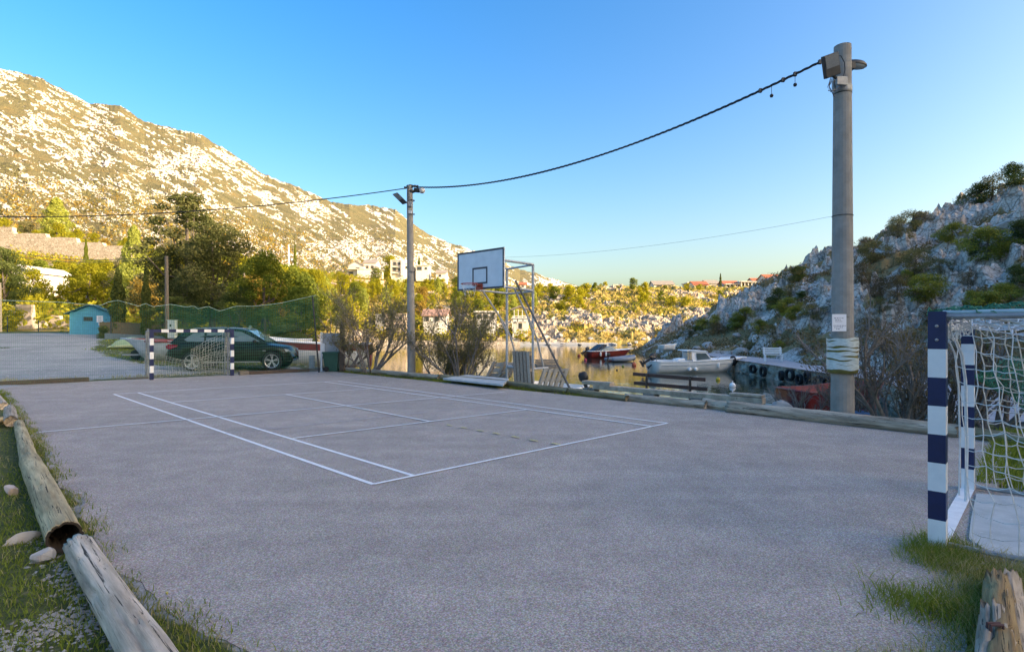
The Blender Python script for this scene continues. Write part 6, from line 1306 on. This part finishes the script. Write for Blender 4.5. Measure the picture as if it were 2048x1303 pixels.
MB().box((b.x, b.y, b.z+.67), (.62, .66, .06)).build('lid', M_bin, GB, bevel=.02); q = MB(); q.lathe([(.09, -.03), (.09, .03), (0, .03)], (b.x-.16, b.y-.27, b.z+.08), 12, Matrix.Rotation(1.57, 3, 'X')); q.build('wheel', M_rub, GB)
simple('wooden_post', lambda q: q.bar(px(684, 741, 20.3), px(685, 643, 20.3), .15), M_oldw, 'tall square brown wooden post right of the green bin', 'post'); simple('concrete_post', lambda q: q.box(px(624, 724, 21.0), (.17, .15, .50)), mat('post_concrete', (.34, .38, .38), (.25, .28, .28), 6, .9, bmp=.5), 'short grey concrete post in front of the laid up boat', 'post')
# low concrete wall, reed fence and fence posts behind the lot
q = MB(); a, b = px(212, 0, 33.5), px(470, 0, 30.6); a.z = gz(a.x, a.y)+.12; b.z = gz(b.x, b.y)+.16; q.bar(a, b, .18, .55); q.build('low_wall', mat('grey_render', (.23, .25, .235), (.17, .185, .175), 4, .9, bmp=.4, bs=30), label='low grey concrete wall below the cypresses', cat='wall')
RF = thing('reed_fence', 'brown reed and picket fence between the two dark cypresses', 'fence', px(265, 665, 36.5)); M_reed = mat('reed', (.20, .15, .085), (.12, .09, .05), 6, .9, bmp=.5, bs=30, stretch=(6, 6, 1))
for k in range(44):
    p0 = 200+k*3.0; Y_ = 36.6; z0 = gz((p0-1024)/1120*Y_, Y_); MB().box(((p0-1024)/1120*Y_, Y_, z0+.50+rg.uniform(-.03, .03)), (.085, .03, 1.0)).build('picket', M_reed, RF)
FP_G = 'thin fence posts beyond the lot'
for k, (p0, Y_, h_) in enumerate(((15, 42, 1.2), (77, 43, .9), (1, 46, 1.2), (222, 34.4, 1.5), (325, 34.4, 1.3))):
    x = (p0-1024)/1120*Y_; simple('fence_post', lambda q: q.bar((x, Y_, gz(x, Y_)-.1), (x, Y_, gz(x, Y_)+h_), .05), M_grey, ['thin fence post at the left picture edge', 'short thin fence post left of the blue hut', 'outermost thin fence post at the left picture edge', 'thin pole beside the left dark cypress', 'thin pole beside the slim dark cypress'][k], 'post', FP_G)
# ---------------------------------------------------------------- stone walls on the slope
def wallmat(nm, c1, c2, sc):
    m, t, b, N, L = newmat(nm); v = coord(t, (1, 1, 1.7)); vo = N.new('ShaderNodeTexVoronoi'); vo.inputs['Scale'].default_value = sc; L.new(v, vo.inputs['Vector']); vd = N.new('ShaderNodeTexVoronoi'); vd.feature = 'DISTANCE_TO_EDGE'; vd.inputs['Scale'].default_value = sc; L.new(v, vd.inputs['Vector'])
    sp = N.new('ShaderNodeSeparateColor'); L.new(vo.outputs['Color'], sp.inputs[0]); r = ramp(t, sp.outputs[0], [(0, c2), (1, c1)]); rd = ramp(t, vd.outputs['Distance'], [(.02, (.45, .42, .38)), (.07, (1, 1, 1))]); L.new(mixc(t, 1, r.outputs[0], rd.outputs[0], 'MULTIPLY'), b.inputs['Base Color']); b.inputs['Roughness'].default_value = .95; bump(t, b, vd.outputs['Distance'], .6, .05); return m
M_sw = wallmat('dry_stone', (.54, .46, .38), (.40, .33, .26), 1.6)
def wall(label, pts, th, name='stone_wall', m=None, fn=sz, cren=0):
    """pts: (px, Y, row top, height)"""
    if cren: pts = [(p_, 126-(p_+160)*.014, r_, h_) for p_, y_, r_, h_ in pts]
    t = thing(name, label, 'wall', px(pts[0][0], pts[0][2], pts[0][1]))
    for k in range(len(pts)-1):
        (p0, Ya, r0, h0), (p1, Yb_, r1, h1) = pts[k], pts[k+1]; a = px(p0, r0, Ya); b = px(p1, r1, Yb_)
        if cren: b.z = a.z-(a.z-px(p1, r1, Yb_).z)*.35
        q = MB(); d = Vector((b.x-a.x, b.y-a.y, 0)).normalized(); n_ = Vector((-d.y, d.x, 0))*th
        q.prism([a, b, b-Vector((0, 0, h1)), a-Vector((0, 0, h0))], n_); q.build('wall_section', m or M_sw, t)
    return t
wall('long sunlit dry stone retaining wall with stepped top below the mountain', [(-160, 128, 440, 6), (-70, 126, 452, 6.), (24, 124, 462, 6.), (27, 124, 467, 6), (50, 124, 466, 6), (91, 123, 470, 6), (93, 123, 475, 6), (115, 123, 474, 6), (152, 122, 480, 5.5), (154, 122, 485, 5.5), (174, 122, 484, 5.5), (205, 121, 488, 5), (207, 121, 491, 5), (262, 120, 494, 4.5)], 1., cren=1)
M_lw = mat('warm_masonry', (.55, .44, .36), (.44, .35, .28), 3, .95, bmp=.5, bs=20)  # warm tan masonry colour with slight random variation
for k in range(3): pass
wall('low sunlit garden wall left of the blue hut', [(-60, 50, 606, 3.0), (30, 50.5, 608, 3.0), (62, 50.5, 609, 2.8), (64, 50.5, 640, 1.4), (100, 51, 641, 1.2), (102, 51, 630, 1.8), (118, 51, 631, 1.8), (120, 51, 640, 1.2), (172, 51, 641, 1.2)], .4, m=M_lw)
wall('short sunlit terrace wall above the small slim cypress', [(176, 104, 528, 3), (196, 104, 528, 3)], 1.)
wall('short terrace wall among the yellow trees', [(75, 96, 524, 2), (112, 96, 526, 2)], 1.)
wall('pale terrace wall below the hillside houses', [(700, 176, 558, 3), (745, 176, 560, 3), (790, 178, 562, 3)], 1., m=M_lw)
wall('low stone jetty wall along the far shore below the arcade house', [(700, 92, 680, 1.2), (850, 93, 681, 1.2), (1040, 94, 682, 1.2)], .8)
wall('grey garden wall before the far white villas', [(1370, 171, 578, 1.5), (1428, 171, 578, 1.5)], .5, m=M_lw)
# ---------------------------------------------------------------- houses
M_hw = mat('white_render', (.66, .63, .58), (.56, .53, .48), 2, .9, bmp=.1); M_hg = mat('grey_render_house', (.30, .29, .28), (.24, .235, .23), 2, .9); M_hb = mat('brown_timber_house', (.18, .13, .09), (.13, .09, .065), 3, .8)
M_tile = mat('terracotta_tiles', (.42, .13, .06), (.30, .09, .045), 9, .85, bmp=.5, bs=8); M_gt = mat('grey_roof_tiles', (.33, .28, .24), (.24, .21, .18), 9, .85, bmp=.5, bs=8); M_win = mat('window_dark', (.05, .06, .07), (.03, .04, .05), 4, .12); M_fr = mat('window_trim', (.45, .38, .32), (.36, .30, .26), 4, .8)
def house(label, p0, p1, rt, rb, Y_, D_=6, roof='flat', rm=None, wins=(), wm=None, over=.35, extra=None, name='house', ridge='x'):
    a = px(p0, rt, Y_); b = px(p1, rb, Y_); W_ = b.x-a.x; Hh = a.z-b.z; t = thing(name, label, 'house', ((a.x+b.x)/2, Y_, b.z)); cx, z0, z1 = (a.x+b.x)/2, b.z, a.z
    MB().box((cx, Y_+D_/2, (z0-3+z1)/2), (W_, D_, z1-z0+3)).build('wall', wm or M_hw, t)
    if roof == 'flat': MB().box((cx, Y_+D_/2, z1+.12), (W_+over*2, D_+over*2, .25)).build('roof', rm or M_hw, t)
    elif ridge == 'x':
        rh = W_*.0+D_*.22
        for s in (-1, 1):
            yc = Y_+D_/2; q = MB(); q.prism([(a.x-over, yc, z1+rh), (b.x+over, yc, z1+rh), (b.x+over, yc+s*(D_/2+over), z1-.08), (a.x-over, yc+s*(D_/2+over), z1-.08)], (0, 0, .16)); q.build('roof', rm or M_tile, t)
        q = MB(); q.prism([(a.x, Y_, z1), (a.x, Y_+D_, z1), (a.x, Y_+D_/2, z1+rh)], (W_, 0, 0)); q.build('gable', wm or M_hw, t)
    else:
        rh = W_*.28
        for s in (-1, 1): q = MB(); q.prism([(cx, Y_-over, z1+rh), (cx+s*(W_/2+over), Y_-over, z1-.1), (cx+s*(W_/2+over), Y_-over, z1+.08), (cx, Y_-over, z1+rh+.2)], (0, D_+2*over, 0)); q.build('roof', rm or M_tile, t)
        q = MB(); q.prism([(a.x, Y_, z1), (b.x, Y_, z1), (cx, Y_, z1+rh)], (0, D_, 0)); q.build('gable', wm or M_hw, t)
    for (fx, fz, fw, fh) in wins:
        c = (a.x+W_*fx, Y_-.03, z0+Hh*fz); fr_ = MB().box(c, (fw+.24, .10, fh+.24)).build('window', M_fr, t); MB().box((c[0], Y_-.09, c[2]), (fw, .04, fh)).build('pane', M_win, fr_)
    if extra: extra(t, a, b, Y_)
    return t
def balcony(t, x0, x1, y, z, m=M_hw, rail=M_hb, posts=0):
    bl = MB().box(((x0+x1)/2, y-.7, z), (x1-x0, 1.5, .2)).build('balcony', m, t); q = MB(); q.box(((x0+x1)/2, y-1.42, z+.95), (x1-x0, .06, .08))
    n = max(3, int((x1-x0)/.35))
    for k in range(n+1): q.box((x0+(x1-x0)*k/n, y-1.42, z+.5), (.06, .05, .9))
    q.build('railing', rail, bl)
def ex1(t, a, b, Y_):
    balcony(t, a.x, a.x+11.5, Y_, b.z+2.6); MB().box((a.x+8, Y_-.8, b.z+.7), (9, 1.4, 3.2)).build('terrace_base', M_hw, t)
house('hillside house with a brown gable and long railed terrace', 697, 727, 531, 553, 200, 8, 'gable', M_gt, ((.62, .72, 1.2, .7), (.15, .25, 1.6, 1.6)), ridge='y', extra=ex1)
house('low wing with grey roof right of the brown gabled house', 727, 752, 526, 546, 203, 7, 'gable', M_gt, ((.7, .6, .9, 1.0), (.3, .6, .9, 1.)))
def ex2(t, a, b, Y_): balcony(t, a.x+.3, a.x+2.6, Y_, a.z-2.4); balcony(t, a.x+.3, a.x+2.6, Y_, a.z-4.6); MB().box((a.x+.1, Y_-1.4, a.z-2.8), (.25, .25, 5.6)).build('column', M_hw, t); MB().box((b.x-.5, Y_-.5, a.z-2.8), (.9, .9, 5.4)).build('stair_tower', M_hw, t)
house('three storey white house with stacked balconies on the hill', 783, 808, 521, 552, 200, 7, 'flat', None, ((.62, .80, .7, .8), (.60, .42, .6, .8), (.25, .45, 1., 1.4), (.25, .80, 1., 1.2)), extra=ex2)
house('small white house half hidden behind the far pole', 808, 826, 527, 546, 201, 6, 'flat', None, ((.3, .6, .9, .8), (.75, .6, .9, .8))); house('white flat roofed house with a glazed terrace right of the far pole', 832, 857, 531, 545, 201, 6, 'flat', None, ((.28, .6, 1.6, 1.2), (.8, .6, .7, .7)))
house('low white house with pale roof on the right end of the hill', 872, 892, 546, 556, 200, 6, 'gable', M_gt, ((.4, .5, .8, .7),))
def ex3(t, a, b, Y_):
    q = MB(); q.lathe([(1.05, 0), (1.25, 0), (1.25, -.3), (1.05, -.3), (1.05, 0)], ((a.x+b.x)/2, Y_-.05, a.z-.4), 24, Matrix.Rotation(1.5708, 3, 'X')); q.build('arch', M_lw, t)
house('white gabled house behind the trees at the left edge', 22, 60, 543, 600, 66, 6, 'gable', M_hw, ((.5, .78, .9, .6), (.2, .3, .6, .8), (.75, .25, .6, .8)), ridge='y', extra=ex3)
house('low roofless stone house on the far shore left of the far pole', 768, 812, 629, 642, 98, 4, 'flat', M_lw, ((.45, .45, .45, .6), (.75, .45, .45, .6)), wm=M_lw, over=.05); house('grey stone shed at the end of the roofless house', 751, 767, 630, 643, 98, 3.5, 'flat', M_hg, (), wm=M_hg, over=.05)
house('white shore house with faded red roof right of the far pole', 846, 892, 631, 644, 99, 5, 'gable', mat('faded_tiles', (.38, .22, .17), (.28, .17, .13), 9, .9), ((.6, .5, .7, .7), (.2, .5, .5, .6)))
house('long white shore house seen through the hoop frame', 952, 992, 624, 642, 99, 5, 'flat', M_hw, ((.85, .55, .5, 1.0), (.5, .55, .6, .7), (.2, .55, .6, .7)))
def ex4(t, a, b, Y_):
    W_ = b.x-a.x; z = b.z
    for k in range(4): MB().box((a.x+W_*k/3, Y_-1.2, z+.55), (.16, .2, 1.15)).build('arcade_column', M_hw, t)
    for k in range(3):
        x0 = a.x+W_*k/3; x1 = a.x+W_*(k+1)/3; r = (x1-x0)/2-.08; cx = (x0+x1)/2; pts = [(x0+.08, Y_-1.3, z+1.75), (x0+.08, Y_-1.3, z+1.0)]+[(cx-r*math.cos(j*math.pi/10), Y_-1.3, z+1.0+r*.6*math.sin(j*math.pi/10)) for j in range(1, 10)]+[(x1-.08, Y_-1.3, z+1.0), (x1-.08, Y_-1.3, z+1.75)]
        q = MB(); n = len(pts)
        for j in range(1, n-2): q.prism([pts[j], pts[j+1], (pts[j+1][0], Y_-1.3, z+1.75), (pts[j][0], Y_-1.3, z+1.75)], (0, .2, 0))
        q.build('arch', M_hw, t)
    MB().box((a.x+W_/2, Y_-.7, z+1.83), (W_+.4, 1.6, .16)).build('terrace_floor', M_hw, t)
    for k in range(4): MB().box((a.x+.3+(W_-.6)*k/3, Y_-1.2, z+2.6), (.12, .12, 1.4)).build('terrace_column', M_hw, t)
    for s in (-1, 1): q = MB(); q.prism([(a.x+W_/2, Y_-1.6, z+3.9), (a.x+W_/2+s*(W_/2+.4), Y_-1.6, z+3.3), (a.x+W_/2+s*(W_/2+.4), Y_-1.6, z+3.42), (a.x+W_/2, Y_-1.6, z+4.05)], (0, 6, 0)); q.build('canopy_roof', M_gt, t)
house('white shore house with three arches and a columned terrace', 1025, 1056, 634, 657, 99, 5, 'flat', M_hw, ((.3, .80, .7, .9), (.7, .80, .7, .9), (.5, .25, .6, .9)), extra=ex4, over=.0)
house('tiny cream cottage on the crest above the hoop braces', 1040, 1052, 569, 576, 180, 4, 'gable', M_tile, ((.5, .5, .5, .5),))
house('grey roofed long house on the far crest', 1308, 1348, 569, 577, 176, 6, 'gable', M_gt, ((.25, .5, 1.2, .7), (.55, .5, 1.2, .7), (.8, .5, .6, .7)))
house('white house with orange tile roof on the far crest', 1388, 1416, 570, 578, 174, 6, 'gable', M_tile, ((.8, .5, .7, .6), (.3, .5, .6, .6))); house('white block behind the orange roofed house', 1376, 1396, 566, 574, 182, 6, 'flat', None, ((.4, .5, .6, .6),)); house('grey roofed block between the two crest houses', 1414, 1438, 567, 577, 182, 6, 'gable', M_gt, ((.6, .5, .7, .6),))
def ex5(t, a, b, Y_):
    for k in range(5): MB().box((a.x+(b.x-a.x)*k/4, Y_-1.3, (a.z+b.z)/2), (.22, .22, a.z-b.z)).build('column', M_hw, t)
    MB().box(((a.x+b.x)/2, Y_-.8, a.z+.05), ((b.x-a.x)+.6, 2.0, .22)).build('porch_roof', M_hw, t)
house('white villa with orange roof and terrace beside the dark cypress', 1449, 1479, 569, 579, 174, 6, 'gable', M_tile, ((.5, .6, 1., 1.), (.15, .6, .7, .8)), extra=ex5); house('white flat roofed villa with big windows at the crest end', 1479, 1507, 564, 577, 173, 7, 'flat', M_hw, ((.25, .6, 1.6, 1.0), (.72, .6, 2.0, 1.0)), extra=ex5)
house('terracotta roofed house peeping over the shaded hill', 1535, 1572, 558, 570, 178, 8, 'gable', M_tile, ((.3, .5, .8, .8), (.7, .5, .8, .8))); house('pale house behind the crest villas', 1508, 1534, 563, 572, 186, 6, 'gable', M_tile, ((.5, .5, .8, .8),))
# terrace paths of the far shore as stone courses
wall('stone path edge climbing the far shore', [(1320, 160, 592, .8), (1352, 158, 586, .8), (1400, 162, 583, .8)], .5); wall('lower stone path edge on the far shore', [(1355, 142, 603, .7), (1402, 146, 595, .7)], .5)
# small things on the asphalt
simple('twig', lambda q: q.tube([gp(1886, 1127, .01), gp(1900, 1124, .012), gp(1915, 1127, .01)], .006, 5), M_wood2, 'small dry twig in the grass at the front goal post', 'twig')
simple('yellow_leaf', lambda q: q.prism([gp(331, 1185, .004), gp(334, 1188, .004), gp(337, 1185, .004), gp(334, 1183, .004)], (0, 0, .004)), mat('yellow_leaf', (.60, .45, .05), (.5, .4, .05), 4, .7), 'small yellow leaf on the asphalt by the bleached log', 'leaf')
for o in list(bpy.data.objects):
    if o.type == 'MESH' and o.parent is None and 'kind' not in o and 'label' not in o: o['kind'] = 'structure'
bpy.context.view_layer.update()
